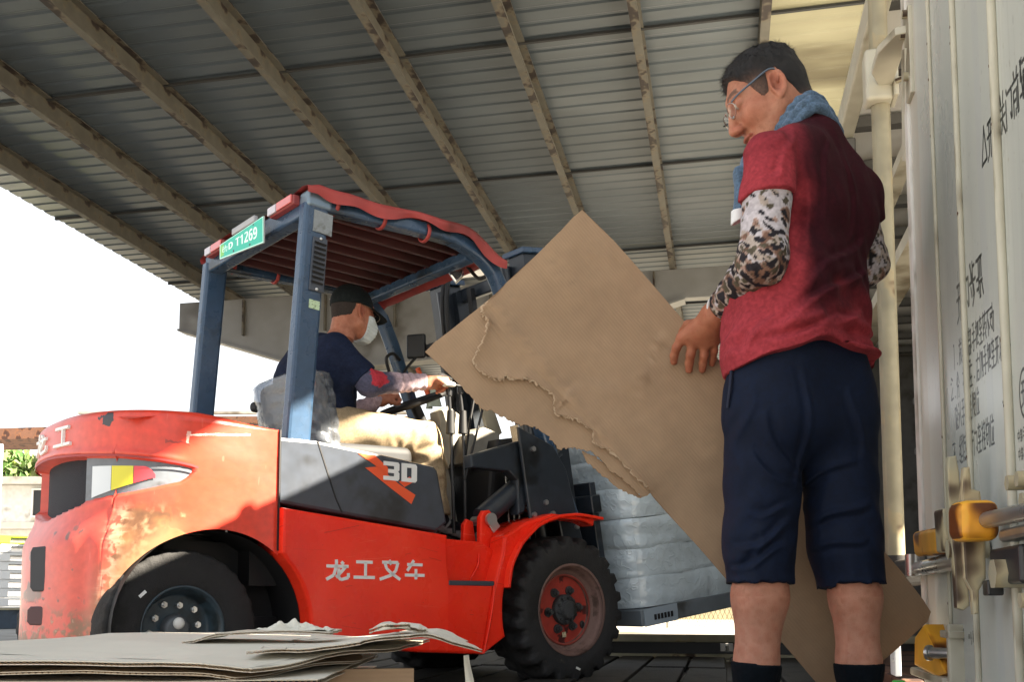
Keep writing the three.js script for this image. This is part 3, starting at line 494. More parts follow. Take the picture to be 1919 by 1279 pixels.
    // pockets: dark plates recessed in the lower corner
    mesh('ballast_slot', ext([[-.095, .045], [-.085, .062], [.085, .07], [.098, .055], [.07, -.085], [.045, -.10], [-.075, -.10], [-.09, -.085]], -.05, .012, .006).rotateY(-1.13).translate(...cwOff(.90, .525, -.016)), mat([.016, .018, .026], { roughness: .6 }), cwt);
    mesh('ballast_slot', ext([[-.095, -.02], [-.08, -.032], [.08, -.032], [.095, -.02], [.095, .024], [.08, .036], [-.08, .036], [-.095, .024]], -.05, .012, .006).rotateY(-1.13).translate(...cwOff(.905, .335, -.016)), mat([.05, .016, .022], { roughness: .6 }), cwt);
  }
  // raised letters on the tail
  const glyph = (ch, s0, s1, y0, y1) => { const gs = []; for (const st of strokes(ch)) for (let i = 0; i + 1 < st.length; i++) { const P = (p) => { const s = lerp(s0, s1, p[0] / 9), Y = lerp(y1, y0, p[1] / 9); return cwOff(s, Y, .003); }; gs.push(bar(P(st[i]), P(st[i + 1]), .014, .012, .002)); } return gs; };
  mesh('letter', glyph('工', .962, .85, .955, 1.035), FM.letter, cwt); mesh('letter', glyph('龙', 1.13, 1.01, .955, 1.035), FM.letter, cwt);
  mesh('lip_trim', grid(60, 2, (a, b) => { const s = lerp(.3, 1.7, a), t = s > 1 ? 2 - s : s; return [...cwOff(s, lampTop(t) + lerp(-.004, .004, b), .008), s, b]; }), mat([.30, .03, .03], { roughness: .5 }), cwt);
}
// --- side bodywork ---
const flip = (g) => { const c = g.clone(); c.scale(1, 1, -1); const n = c.index ? c.toNonIndexed() : c, p = n.attributes.position; for (const k of ['position', 'normal', 'uv']) { const at = n.attributes[k], z = at.itemSize; for (let i = 0; i < p.count; i += 3) for (let q = 0; q < z; q++) { const t = at.array[(i + 1) * z + q]; at.array[(i + 1) * z + q] = at.array[(i + 2) * z + q]; at.array[(i + 2) * z + q] = t; } } return n; };
const arc = (cx, cy, r, a0, a1, n) => Array.from({ length: n + 1 }, (_, i) => { const a = lerp(a0, a1, i / n); return [cx + Math.cos(a) * r, cy + Math.sin(a) * r]; });
const rearArc = arc(.1, .29, .36, 1.0, -.05, 10), WX = 1.841, WY = .351;
const frontArc = arc(WX, WY, .43, 3.42, 1.22, 22);
{
  const panel = ext([[.335, .742], [.335, .57], ...rearArc.filter((p) => p[0] > .335), [.47, .24], [.96, .18], [1.30, .16], [1.362, .462], [1.122, .468], [1.108, .56], [1.106, .672]], .33, .6, .012);
  const p = part('side_panel', panel, FM.red); part('side_panel', flip(panel), FM.red);
  const step = ext([[1.10, .46], [1.10, .662], [1.345, .655], [1.42, .62], [1.42, .46]], .3, .53, .006); part('step_recess', step, FM.red); part('step_recess', flip(step), FM.red);
  part('step_tread', box(.25, .022, .09, [1.24, .468, .556], 0, .004), FM.char); part('step_tread', box(.25, .022, .09, [1.24, .468, -.556], 0, .004), FM.char);
  part('seam_gap', box(.006, .46, .05, [.334, .81, .545]), M.black);
  // white lettering
  '龙工叉车'.split('').forEach((ch, i) => { const gs = []; for (const st of strokes(ch)) for (let k = 0; k + 1 < st.length; k++) { const P = (q) => [.522 + i * .122 + q[0] / 9 * .098, .552 - q[1] / 9 * .078 + i * .002, .601]; gs.push(bar(P(st[k]), P(st[k + 1]), .0125, .003)); } mesh('letter', gs, FM.letter, p); });
  // front wheel fender: side web and the curved mudguard
  const fender = ext([[1.30, .16], ...frontArc, [1.995, .788], [1.72, .80], [1.55, .752], [1.42, .68], [1.41, .6], [1.363, .46]], .50, .605, .012);
  const fd = part('front_fender', fender, FM.red); part('front_fender', flip(fender), FM.red);
  const guard = ribbon([[1.42, .45], [1.44, .55], [1.50, .65], [1.60, .735], [1.72, .782], [1.85, .80], [2.02, .79]], .30, .64, .014, .004); part('mudguard', guard, FM.red); part('mudguard', flip(guard), FM.red);
  const ear = [ext([[1.37, .50], [1.325, .62], [1.33, .74], [1.35, .765], [1.385, .755], [1.41, .62], [1.44, .56]], .40, .425, .006), ext([[1.38, .52], [1.365, .6], [1.365, .77], [1.385, .80], [1.42, .805], [1.45, .78], [1.47, .72], [1.52, .68], [1.56, .62], [1.45, .55]], .47, .50, .008)];
  part('tilt_bracket', ear[0], FM.red); part('tilt_bracket', ear[1], FM.red);
  mesh('pin', [rod([1.415, .76, .39], [1.415, .76, .515], .022, .022, 20), rod([1.415, .76, .51], [1.415, .76, .524], .03, .03, 24), box(.05, .05, .008, [1.44, .735, .507], [0, 0, .7], .003)], M.zinc, F);
  part('weld_seam', [tube([[1.33, .60, .535], [1.32, .55, .54], [1.285, .49, .535], [1.28, .47, .535]], .004, 12, 6)], FM.red); part('weld_seam', tube([[1.362, .46, .603], [1.355, .4, .607], [1.31, .2, .607], [1.302, .165, .603]], .005, 16, 6), FM.red);
  // hood over the engine
  const hoodP = [[.345, .765], [.345, 1.02], [.51, 1.024], [.80, 1.0], [1.085, .972], [1.105, .955], [1.158, .73], [1.10, .69]];
  const hd = part('hood_side', ext(hoodP, .36, .53, .014), FM.char); part('hood_side', flip(ext(hoodP, .36, .53, .014)), FM.char);
  part('hood_top', ext([[.35, .98], [.35, 1.03], [.52, 1.032], [.8, 1.008], [1.09, .98], [1.09, .93], [.6, .93]], -.42, .42, .01), FM.char);
  mesh('panel_line', [bar([.515, 1.02, .531], [.60, .80, .531], .005, .003), bar([.60, .80, .531], [.63, .745, .531], .005, .003)], M.black, hd);
  const orange = mat([.78, .09, .02], { roughness: .4 });
  for (const q of [[[.70, .99], [.78, .99], [.845, .945], [.845, .905], [.78, .95]], [[.735, .935], [.80, .945], [.90, .88], [.985, .84], [.965, .80], [.86, .86]], [[.90, .89], [.955, .915], [.985, .90], [.93, .87]]]) mesh('stripe', ext(q, .530, .5325), orange, hd);
  const blk = (pts, x) => pts.map(([a, b]) => [x + a * .078, .892 + b * .078]);
  mesh('numeral', ext(blk([[0, 1], [.92, 1], [1, .9], [1, .58], [.92, .5], [1, .42], [1, .1], [.92, 0], [0, 0], [0, .22], [.68, .22], [.68, .4], [.3, .4], [.3, .6], [.68, .6], [.68, .78], [0, .78]], .822), .5325, .536), FM.letter, hd);
  mesh('numeral', ext(blk([[0, 1], [.9, 1], [1, .9], [1, .1], [.9, 0], [0, 0]], .912), .5325, .536, 0, [blk([[.34, .22], [.66, .22], [.66, .78], [.34, .78]], .912)]), FM.letter, hd);
  // chassis, floor and rear axle block, all dark
  part('chassis', [box(1.9, .4, .6, [.95, .42, 0]), box(.9, .5, .8, [.75, .7, 0])], M.black); part('floor_plate', box(.75, .03, .8, [1.46, .60, 0]), FM.mast);
  for (const s of [1, -1]) { const a = grid(24, 1, (u, v) => { const t = lerp(-.35, Math.PI + .1, u), z = lerp(.2, .52, v) * s; return [.1 + Math.cos(t) * .357, .29 + Math.sin(t) * .357, z]; }); part('wheel_liner', a, M.black); }
  part('rear_axle', [box(.16, .12, .6, [.0, .287, 0]), box(.34, .06, .3, [.3, .3, .25], [0, .5, 0])], M.dark);
}
// --- overhead guard ---
{
  const leg = [[.478, 2.0], [.7, 2.012], [1.0, 2.028], [1.22, 2.03], [1.36, 1.995], [1.455, 1.93], [1.53, 1.79], [1.66, 1.48], [1.79, 1.15], [1.96, .80]];
  const rail = ribbon(leg, .445, .51, .062, .012); const nr = part('guard_rail_leg', rail, FM.guard); part('guard_rail_leg', flip(rail), FM.guard);
  const foot = ext([[1.567,1.202],[1.792,1.135],[1.877,1.029],[1.955,0.794],[1.647,0.752],[1.61,0.955]], .512, .53, .006); part('leg_foot_plate', foot, FM.mast);
  for (const [x, y] of [[1.656,1.105],[1.737,0.858],[1.662,0.795],[1.782,0.807]]) mesh('bolt', rod([x, y, .528], [x, y, .542], .013, .013, 6), M.zinc, F);
  const post = ext([[.460, 1.995], [.566, 1.995], [.50, 1.0], [.395, 1.0]], .44, .505, .014); const np = part('guard_post', post, FM.guard); part('guard_post', flip(post), FM.guard);
  mesh('end_cap', box(.112, .07, .078, [.52, 2.012, .475], 0, .014), mat([.16, .22, .28], { roughness: .35, metalness: .3 }), np);
  mesh('weld_patch', box(.085, .09, .004, [.535, 1.92, .507], [0, 0, -.06]), mat([.26, .29, .31], { map: repeat(dirt, 6), roughness: .6 }), np);
  const vg = mesh('vent_cover', ext([[.490, 1.855], [.556, 1.855], [.542, 1.63], [.474, 1.63]], .505, .512, .003), FM.char, np);
  for (let i = 0; i < 9; i++) mesh('vent_slat', box(.05, .0085, .012, [.522 - i * .0016, 1.83 - i * .0205, .513], [.5, 0, -.08]), M.black, np);
  for (const [x, y] of [[.524, 1.85], [.508, 1.638]]) mesh('screw', ball([x, y, .514], .007, [1, 1, .5], 10), M.zinc, np);
  mesh('sticker', box(.048, .036, .002, [.502, 1.575, .507], [0, 0, -.06]), mat([.55, .68, .50], { map: repeat(rustTex([.95, .97, .93], [.5, .6, .5], 2, .5), 30), roughness: .5 }), np);
  part('rear_crossbar', box(.07, .085, .9, [.50, 1.99, 0], 0, .012), FM.guard); part('front_crossbar', box(.06, .05, .9, [1.34, 1.985, 0], 0, .01), FM.guard);
  const barM = mat([.075, .026, .026], { roughness: .5, map: dirt });  // dark bars, red reflected from the tarp mixed into their colour
  for (let i = 0; i < 8; i++) part('roof_bar', box(.86, .042, .020, [.93, 2.02, -.385 + i * .11], 0, .004), barM);
  const tarp = grid(60, 40, (a, b) => {
    const x = lerp(.455, 1.50, a), l = lerp(-.62, .62, b), al = Math.abs(l), e = clamp((al - .50) / .12), z = Math.sign(l) * (Math.min(al, .50) + .045 * Math.sin(Math.min(e * 3, 1) * Math.PI / 2) - .012 * e), rear = smooth(.52, .455, x), fr = smooth(1.22, 1.5, x);
    return [x + .01 * Math.sin(z * 9), 2.068 + .02 * smooth(.45, 1.0, x) - e * (.058 + .015 * Math.sin(x * 10 + z) + .011 * Math.sin(x * 23 + 1)) - rear * .02 - fr * fr * .095 + .006 * Math.sin(x * 9) * Math.sin(z * 8) + (1 - e) * .01 * fbm(x * 6, z * 6), z + .008 * e * Math.sin(x * 31)];
  });
  part('canopy_tarp', tarp, FM.tarp);
  for (const x of [.60, .83, 1.06]) for (const z of [.478, -.478]) part('tie_strap', new THREE.TorusGeometry(.040, .006, 8, 20).scale(1, 1, 1.6).rotateY(Math.PI / 2).translate(x, 2.02, z), FM.tarp);
  // rear lamps and number plate
  for (const [z0, z1] of [[.23, .44], [-.40, -.22]]) { const zc = (z0 + z1) / 2, w = z1 - z0; const b = part('rear_lamp', box(.036, .044, w, [.452, 2.018, zc], 0, .009), mat([.26, .05, .05], { roughness: .5 })); mesh('lens', box(.010, .036, w * .60, [.43, 2.019, zc + w * .18], 0, .004), mat([.55, .10, .09], { roughness: .2, clearcoat: .8 }), b); mesh('lens', box(.010, .036, w * .34, [.43, 2.019, zc - w * .32], 0, .004), mat([.46, .42, .47], { roughness: .2, clearcoat: .8 }), b); }
  const cv = document.createElement('canvas'); cv.width = 512; cv.height = 192; const x = cv.getContext('2d'); x.fillStyle = '#18b79f'; x.fillRect(0, 0, 512, 192); x.fillStyle = '#b9c832'; x.globalAlpha = .6; x.fillRect(6, 20, 46, 150); x.globalAlpha = 1;
  x.strokeStyle = '#d9fff4'; x.lineWidth = 7; x.strokeRect(5, 5, 502, 182); x.fillStyle = '#e6fff8'; x.font = 'bold 118px sans-serif'; x.save(); x.scale(.78, 1); x.fillText('D', 130, 140); x.fillText('T1269', 246, 140); x.restore(); x.font = 'bold 46px sans-serif'; x.fillText('苏', 50, 120);
  x.strokeStyle = '#e6fff8'; x.lineWidth = 7; for (const s of strokes('动')) { x.beginPath(); s.forEach(([a, b], i) => i ? x.lineTo(30 + a * 7, 50 + b * 10) : x.moveTo(30 + a * 7, 50 + b * 10)); x.stroke(); }
  x.fillStyle = '#0a2d28'; for (const [a, b] of [[170, 168], [360, 168], [400, 26]]) { x.beginPath(); x.arc(a, b, 9, 0, TAU); x.fill(); }
  const t = new THREE.CanvasTexture(cv); t.colorSpace = THREE.SRGBColorSpace;
  const PC = [[1.926,-0.188],[1.884,0.239],[2.001,0.233],[1.994,-0.192]];   // [Y, Z] corners on the rear face
  const pl = grid(1, 1, (a, b) => { const l = mix3([...PC[0], 0], [...PC[1], 0], a), h = mix3([...PC[3], 0], [...PC[2], 0], a); const p = mix3(l, h, b); return [.409, p[0], p[1], a, b]; });
  part('number_plate', pl, mat([1, 1, 1], { map: t, roughness: .35 }), true); part('plate_backing', ext([[PC[0][1], PC[0][0]], [PC[1][1], PC[1][0]], [PC[2][1], PC[2][0]], [PC[3][1], PC[3][0]]], 0, .004).rotateY(-Math.PI / 2).translate(.4155, 0, 0), M.grey);
  part('plate_bracket', [box(.02, .03, .22, [.445, 2.042, -.02], 0, .005)], mat([.35, .36, .38], { roughness: .4 }));
}
// --- wheels ---
function tyre(R, r, w, lug, nl) {   // axis Z, outer face at +w/2
  return grid(nl * 8, 28, (a, b) => {
    const t = a * TAU, s = b * 2 - 1, as = Math.abs(s); let z, rad;
    if (as < .62) { z = s / .62 * w * .46; const crown = 1 - (as / .62) ** 2 * .02; rad = R * crown; const ph = (a * nl + (s > 0 ? .5 : 0) + as * .35) % 1; const on = smooth(.08, .16, ph) * smooth(.66, .58, ph) * smooth(.10, .2, as); rad -= lug * (1 - on) * smooth(.1, .3, as); }
    else { const k = (as - .62) / .38, c = Math.sign(s); rad = lerp(R * .978, r, Math.pow(k, .92)); z = c * w * (.46 + .05 * Math.sin(k * Math.PI)); const ph = (a * nl + (s > 0 ? .5 : 0) + .2) % 1, on = smooth(.08, .16, ph) * smooth(.66, .58, ph); rad -= lug * (1 - on) * smooth(.25, 0, k); z += c * lug * .35 * (on - .5) * smooth(.35, .05, k); z += c * .0022 * (smooth(.5, .52, k) * smooth(.56, .54, k) + smooth(.8, .82, k) * smooth(.86, .84, k)); }
    return [Math.cos(t) * rad, Math.sin(t) * rad, z, a * 12, b * 2];
  });
}
const redRim = mat([.36, .035, .02], { map: repeat(rustTex([.95, .9, .88], [.42, .34, .30], 1, .56), 3), roughness: .6, bumpMap: repeat(mottle, 6), bumpScale: .0015 }), dustRim = mat([.17, .10, .085], { map: repeat(dirt, 4), roughness: .75 }), hubM = mat([.07, .075, .08], { map: repeat(dirt, 6), roughness: .55, metalness: .4, bumpMap: repeat(grain, 20), bumpScale: .003 });
const lz = (prof, n) => lathe(prof, n).rotateX(Math.PI / 2);
{
  const w = new THREE.Group(); w.name = 'front_wheel'; w.position.set(WX, WY, .485); F.add(w);
  mesh('tyre', tyre(.352, .208, .25, .024, 22), M.rubber, w);
  mesh('rim', lz([[.207, .118], [.218, .122], [.219, .112], [.207, .106], [.200, .10], [.192, .085], [.186, .07], [.160, .062], [.158, .054]], 64), dustRim, w);
  mesh('lock_ring', new THREE.TorusGeometry(.164, .0055, 8, 64).translate(0, 0, .066), mat([.28, .05, .035], { map: dirt, roughness: .6 }), w);
  mesh('wheel_disc', [lz([[.158, .054], [.150, .05], [.10, .052], [.001, .052]], 64)], redRim, w);
  mesh('valve_notch', [ball([.128, -.072, .053], .016, [1, 1.2, .4], 14)], M.black, w);
  const hub = mesh('hub', lz([[.072, .05], [.072, .075], [.066, .08], [.045, .082], [.043, .10], [.036, .104], [.001, .104]], 40), hubM, w);
  for (let i = 0; i < 10; i++) { const a = i * TAU / 10 + .2; mesh('hub_bolt', rod([Math.cos(a) * .057, Math.sin(a) * .057, .078], [Math.cos(a) * .057, Math.sin(a) * .057, .09], .0085, .0085, 6), hubM, w); }
  for (let i = 0; i < 6; i++) { const a = i * TAU / 6 + .12, c = [Math.cos(a) * .098, Math.sin(a) * .098]; mesh('wheel_nut', [rod([...c, .05], [...c, .06], .022, .022, 20), rod([...c, .06], [...c, .074], .0165, .0165, 6), rod([...c, .074], [...c, .084], .009, .009, 12)], hubM, w); }
  mesh('paper_tag', box(.024, .024, .002, [.005, -.118, .0555], [0, 0, .1]), mat([.62, .58, .47], { map: repeat(rustTex([.95, .93, .85], [.4, .36, .3], 1, .55), 40), roughness: .8 }), w);
  mesh('chalk_mark', box(.03, .01, .002, [.02, -.275, .134], [.15, 0, -.4]), M.white, w);
  const wf = new THREE.Group(); wf.name = 'front_wheel'; wf.position.set(WX, WY, -.485); wf.rotation.y = Math.PI; F.add(wf); for (const c of w.children.slice(0, 5)) { const k = c.clone(); wf.add(k); }
  const r = new THREE.Group(); r.name = 'rear_wheel'; r.position.set(.01, .29, .40); r.rotation.y = .03; F.add(r);
  mesh('tyre', tyre(.29, .152, .17, .004, 30), M.rubber, r);
  const navy = mat([.035, .06, .08], { map: repeat(dirt, 4), roughness: .45 });
  mesh('rim', lz([[.15, .08], [.157, .084], [.157, .074], [.148, .07], [.14, .06], [.128, .02], [.118, .005], [.001, .005]], 64), navy, r);
  mesh('hub', lz([[.055, .005], [.05, .03], [.035, .038], [.001, .04]], 32), mat([.10, .11, .12], { roughness: .5, metalness: .4 }), r);
  for (let i = 0; i < 10; i++) { const a = i * TAU / 10 + .16, k = i % 2 ? .098 : .086, c = [Math.cos(a) * k, Math.sin(a) * k]; mesh('wheel_nut', [rod([...c, .004], [...c, .016], .0125, .0125, 6), rod([...c, .016], [...c, .026], .007, .007, 10)], M.zinc, r); }
  mesh('grease_cap', [ball([0, .02, .04], .022, [1, 1, .7], 14)], mat([.75, .74, .7], { roughness: .4 }), r);
  mesh('tyre_label', box(.03, .011, .002, [-.155, .125, .0875], [0, 0, .75]), M.plasticWhite, r);
  const r2 = new THREE.Group(); r2.name = 'rear_wheel'; r2.position.set(0, .287, -.465); r2.rotation.y = Math.PI; F.add(r2); for (const c of r.children.slice(0, 3)) r2.add(c.clone());
}
// --- mast, tilted back, with carriage and forks ---
{
  const m = new THREE.Group(); m.name = 'mast'; m.position.set(2.13, .25, 0); m.rotation.z = 10.5 * Math.PI / 180; F.add(m);
  const chan = (s, z) => ext([[-.065, -.055 * s], [.065, -.055 * s], [.065, -.035 * s], [-.04, -.03 * s], [-.04, .03 * s], [.065, .035 * s], [.065, .055 * s], [-.065, .055 * s]], -.12, 1.90, .003).rotateX(-Math.PI / 2).translate(0, 0, z);
  for (const s of [1, -1]) { mesh('outer_upright', chan(1, .335 * s), FM.mast, m); mesh('inner_upright', ext([[-.03, -.02], [.05, -.02], [.05, .02], [-.03, .02]], -.1, 1.86, .003).rotateX(-Math.PI / 2).translate(.03, 0, .265 * s), FM.mast, m);
    mesh('lift_cylinder', [rod([-.085, 0, .27 * s], [-.085, 1.5, .27 * s], .036, .036, 20), rod([-.085, 1.5, .27 * s], [-.085, 1.86, .27 * s], .024, .024, 18)], FM.mast, m); }
  mesh('cross_member', box(.05, .07, .70, [.06, 1.84, 0], 0, .01), FM.mast, m); mesh('cross_member', box(.05, .16, .70, [-.09, .9, 0], 0, .01), FM.mast, m); mesh('cross_member', box(.06, .25, .70, [-.09, .1, 0], 0, .01), FM.mast, m);
  mesh('top_plate', box(.16, .03, .16, [0, 1.915, .33], 0, .006), FM.guard, m); mesh('top_plate', box(.16, .03, .16, [0, 1.915, -.33], 0, .006), FM.guard, m);
  for (const z of [.12, -.12]) mesh('lift_chain', box(.03, 1.7, .035, [.0, 1.0, z]), M.dark, m);
  for (const z of [-.2, -.24]) mesh('hose', tube([[-.12, .3, z], [-.13, 1.2, z], [-.11, 1.8, z], [-.06, 1.95, z]], .012), M.black, m);
  mesh('valve_block', [box(.09, .07, .16, [-.13, 1.56, -.29], 0, .012)], M.dark, m); mesh('valve_hose', [tube([[-.15, 1.5, -.25], [-.16, 1.3, -.2], [-.12, 1.2, -.28], [-.13, .9, -.27]], .018)], M.black, m);
  const cg = mesh('carriage', [box(.07, .09, .98, [.11, .62, 0], 0, .008), box(.07, .09, .98, [.11, .24, 0], 0, .008), box(.06, .46, .06, [.10, .43, .3], 0, .006), box(.06, .46, .06, [.10, .43, -.3], 0, .006)], FM.mast, m);
  for (const z of [.36, -.36]) mesh('fork', [box(.045, .62, .12, [.17, .42, z], 0, .006), ext([[0, 0], [1.0, .018], [1.0, .03], [0, .045]], -.06, .06, .004).translate(.15, .10, z)], FM.mast, m);
  mesh('side_plate', ext([[-.10, .60], [.02, .62], [.05, .45], [.03, .30], [-.08, .28]], .395, .42, .006), FM.mast, m);
  for (const [x, y] of [[.0, .585], [.015, .52]]) mesh('bolt', rod([x, y, .41], [x, y, .432], .013, .013, 6), M.zinc, m);
  // tilt cylinder
  part('tilt_cylinder', [rod([1.42, .77, .44], [1.74, 1.0, .44], .052, .052, 24), rod([1.74, 1.0, .44], [1.93, 1.13, .42], .024)], FM.mast); part('tilt_cylinder', [rod([1.42, .77, -.44], [1.74, 1.0, -.44], .052, .052, 24), rod([1.74, 1.0, -.44], [1.93, 1.13, -.42], .024)], FM.mast);
}
// --- cab: seat, cowl, steering, levers, mirrors ---
{
  part('cowl', [ext([[1.56, .62], [1.60, 1.02], [1.64, 1.18], [1.74, 1.20], [1.84, .9], [1.86, .62]], -.42, .30, .02)], M.black);
  part('dash', ext([[1.50, 1.06], [1.52, 1.20], [1.62, 1.25], [1.72, 1.23], [1.72, 1.08]], -.40, .22, .015), mat([.30, .285, .25], { map: dirt, roughness: .6 }));
  part('cross_frame', ext([[1.31,1.047],[1.604,1.144],[1.637,1.087],[1.66,0.949],[1.637,0.809],[1.593,0.794],[1.587,0.956],[1.538,0.992],[1.316,0.992]], .44, .50, .008), FM.mast); part('frame_edge', ext([[1.58,1.215],[1.607,1.223],[1.627,1.142],[1.6,1.134]], .45, .515, .003), M.steel);
  part('steering_column', [rod([1.62, .7, -.02], [1.42, 1.27, -.02], .045, .04, 18), box(.11, .1, .1, [1.44, 1.24, -.02], [0, 0, .4], .02)], mat([.30, .285, .25], { map: dirt, roughness: .6 }));
  const wh = mesh('steering_wheel', [new THREE.TorusGeometry(.165, .014, 10, 40).rotateX(Math.PI / 2).rotateZ(.42).translate(1.36, 1.37, -.02)], M.black, F); mesh('spoke', [rod([1.36, 1.37, -.02], [1.36, 1.37, .14], .012), rod([1.36, 1.37, -.02], [1.36, 1.37, -.18], .012), rod([1.36, 1.37, -.02], [1.43, 1.25, -.02], .026)], M.black, wh); mesh('spinner_knob', rod([1.25, 1.41, .08], [1.24, 1.46, .08], .022, .018), M.plasticWhite, wh);
  part('side_pedestal', ext([[1.40, .66], [1.37, 1.1], [1.40, 1.21], [1.46, 1.22], [1.57, .72], [1.57, .66]], .02, .09, .01), mat([.36, .34, .29], { map: dirt, roughness: .6 }));
  // two thick gripped levers and two thin cranked ones with cream knobs
  for (const P of [[[1.394,0.709],[1.38,1.012],[1.369,1.24],[1.359,1.361]], [[1.461,0.712],[1.453,1.018],[1.442,1.248],[1.426,1.381]]]) {
    const q = P.map(([x, y]) => [x, y, .27]), l = mesh('lever', tube(q, .009, 24, 10), M.dark, F); mesh('lever_boot', rod(q[2].map((v, k) => v - (k === 1 ? .06 : 0)), q[2].map((v, k) => v + (k === 1 ? .05 : 0)), .023, .017, 16), M.black, l); mesh('grip', rod(q[3], [q[3][0], q[3][1] + .07, .27], .014, .017, 14), M.dark, l);
  }
  for (const [P, z] of [[[[1.433,0.962],[1.471,1.093],[1.546,1.374],[1.529,1.406],[1.431,1.408],[1.367,1.409]], .30], [[[1.483,1],[1.521,1.239],[1.547,1.414],[1.52,1.444],[1.448,1.449],[1.409,1.454]], .22]]) {
    const q = P.map(([x, y]) => [x, y, z]), l = mesh('cranked_lever', tube(q, .006, 40, 8), M.black, F), e = q[5], d = norm3(sub3(q[5], q[4])); mesh('knob', [rod(e, e.map((v, k) => v + d[k] * .05), .011, .017, 14), ball(e.map((v, k) => v + d[k] * .055), .018)], mat([.66, .63, .56], { roughness: .4 }), l);
  }
  part('sunlit_strip', ext([[1.707,1.464],[1.789,1.456],[1.876,1.269],[1.818,1.229],[1.768,1.291]], .03, .05, .004), mat([.46, .42, .32], { map: dirt, roughness: .6 }));  // cream plate added for sunlit strips of the mast, light in its colour
  part('dash_cover', ext([[1.395,1.311],[1.459,1.346],[1.553,1.296],[1.56,1.225],[1.5,1.157],[1.461,1.034],[1.422,1.109]], .06, .14, .01), mat([.40, .38, .32], { map: dirt, roughness: .6 }));
  for (let i = 0; i < 3; i++) part('linkage_rod', rod([1.66 + i * .035, 1.0 - i * .01, .33], [1.69 + i * .035, .68, .33], .006), M.steel);
  for (const z of [.12, .30]) part('pedal', [box(.16, .014, .08, [1.52, .70, z], [0, 0, .75], .004), rod([1.58, .62, z], [1.54, .7, z], .01)], M.steel);
  part('floor_label', box(.05, .002, .05, [1.47, .645, .38], [0, .3, .5]), M.plasticWhite); part('control_bar', [rod([1.55, .86, .34], [1.80, .84, .34], .012), rod([1.60, .84, .34], [1.60, .88, .34], .016), rod([1.75, .82, .34], [1.75, .88, .34], .016)], M.steel);
  // seat
  const sm = mat([.03, .032, .036], { roughness: .7, map: dirt });
  const st = part('seat_base', box(.50, .10, .50, [.93, 1.04, 0], [0, 0, .04], .04), sm);
  const bk = part('seat_back', box(.11, .34, .48, [.70, 1.22, 0], [0, 0, .16], .05), sm);
  mesh('plastic_cover', grid(40, 40, (a, b) => { const t = a * TAU, y = lerp(1.04, 1.40, b), k = .5 + .5 * Math.cos(t), e = 4, c = Math.cos(t), s = Math.sin(t), rr = Math.pow(Math.abs(c) ** e + Math.abs(s) ** e, -1 / e), w = 1 + .10 * fbm(t * 1.4, y * 9, 3, 3) + .07 * noise(t * 4, y * 22), cl = b > .94 ? 1 - (b - .94) * 8 : 1; return [.70 - (y - 1.24) * .16 + c * rr * .085 * w * cl, y, s * rr * .27 * w * cl]; }), mat([.42, .46, .52], { roughness: .12, transmission: .8, thickness: 0, clearcoat: 1, bumpMap: repeat(mottle, 14), bumpScale: .006 }), bk);
  part('armrest', [box(.3, .05, .05, [.78, 1.30, -.30], 0, .02), rod([.7, 1.1, -.3], [.68, 1.3, -.3], .016)], sm);
  // mirrors, beacon stub, orange handle
  const mi = part('wing_mirror', [ext([[-.045, .09], [.02, .105], [.05, .03], [.035, -.08], [.0, -.115], [-.04, -.06]], -.012, .012, .008).rotateY(-.7).translate(1.42, 2.04, .24)], mat([.84, .85, .86], { roughness: .15, metalness: .9 })); mesh('mirror_stay', tube([[1.44, 2.06, .245], [1.47, 2.0, .28], [1.47, 1.93, .36], [1.46, 1.93, .44]], .009), M.black, mi);
  const m2 = part('round_mirror', [box(.03, .135, .11, [1.64, 1.78, -.40], [0, .6, .05], .014)], M.dark); mesh('mirror_stay', tube([[1.64, 1.72, -.40], [1.60, 1.66, -.43], [1.585, 1.60, -.47]], .008), M.black, m2);
  part('grab_handle', [tube([[1.56, 1.70, -.44], [1.50, 1.72, -.42], [1.46, 1.69, -.42], [1.50, 1.60, -.44]], .009)], M.black); part('orange_handle', rod([1.65, 1.66, -.40], [1.70, 1.50, -.36], .014, .014), mat([.72, .10, .02], { roughness: .4 }));
  const jug = part('water_jug', lathe([[.001, 0], [.10, .005], [.105, .03], [.10, .15], [.085, .2], [.03, .225], [.026, .235], [.026, .25], [.001, .252]], 28).translate(1.44, 1.10, -.34), mat([.16, .26, .38], { roughness: .25, transmission: .4, thickness: 0 })); mesh('jug_cap', lathe([[.001, .25], [.03, .25], [.03, .275], [.001, .278]], 20).translate(1.44, 1.10, -.34), M.plasticWhite, jug);
  part('hanging_cloth', grid(10, 14, (a, b) => [1.70 + .03 * Math.sin(a * 9) * b, lerp(1.60, 1.44, b), -.33 + lerp(-.02, .02, a) * (1 + b * 2), a, b]), mat([.45, .5, .42], { roughness: .9 }));
}
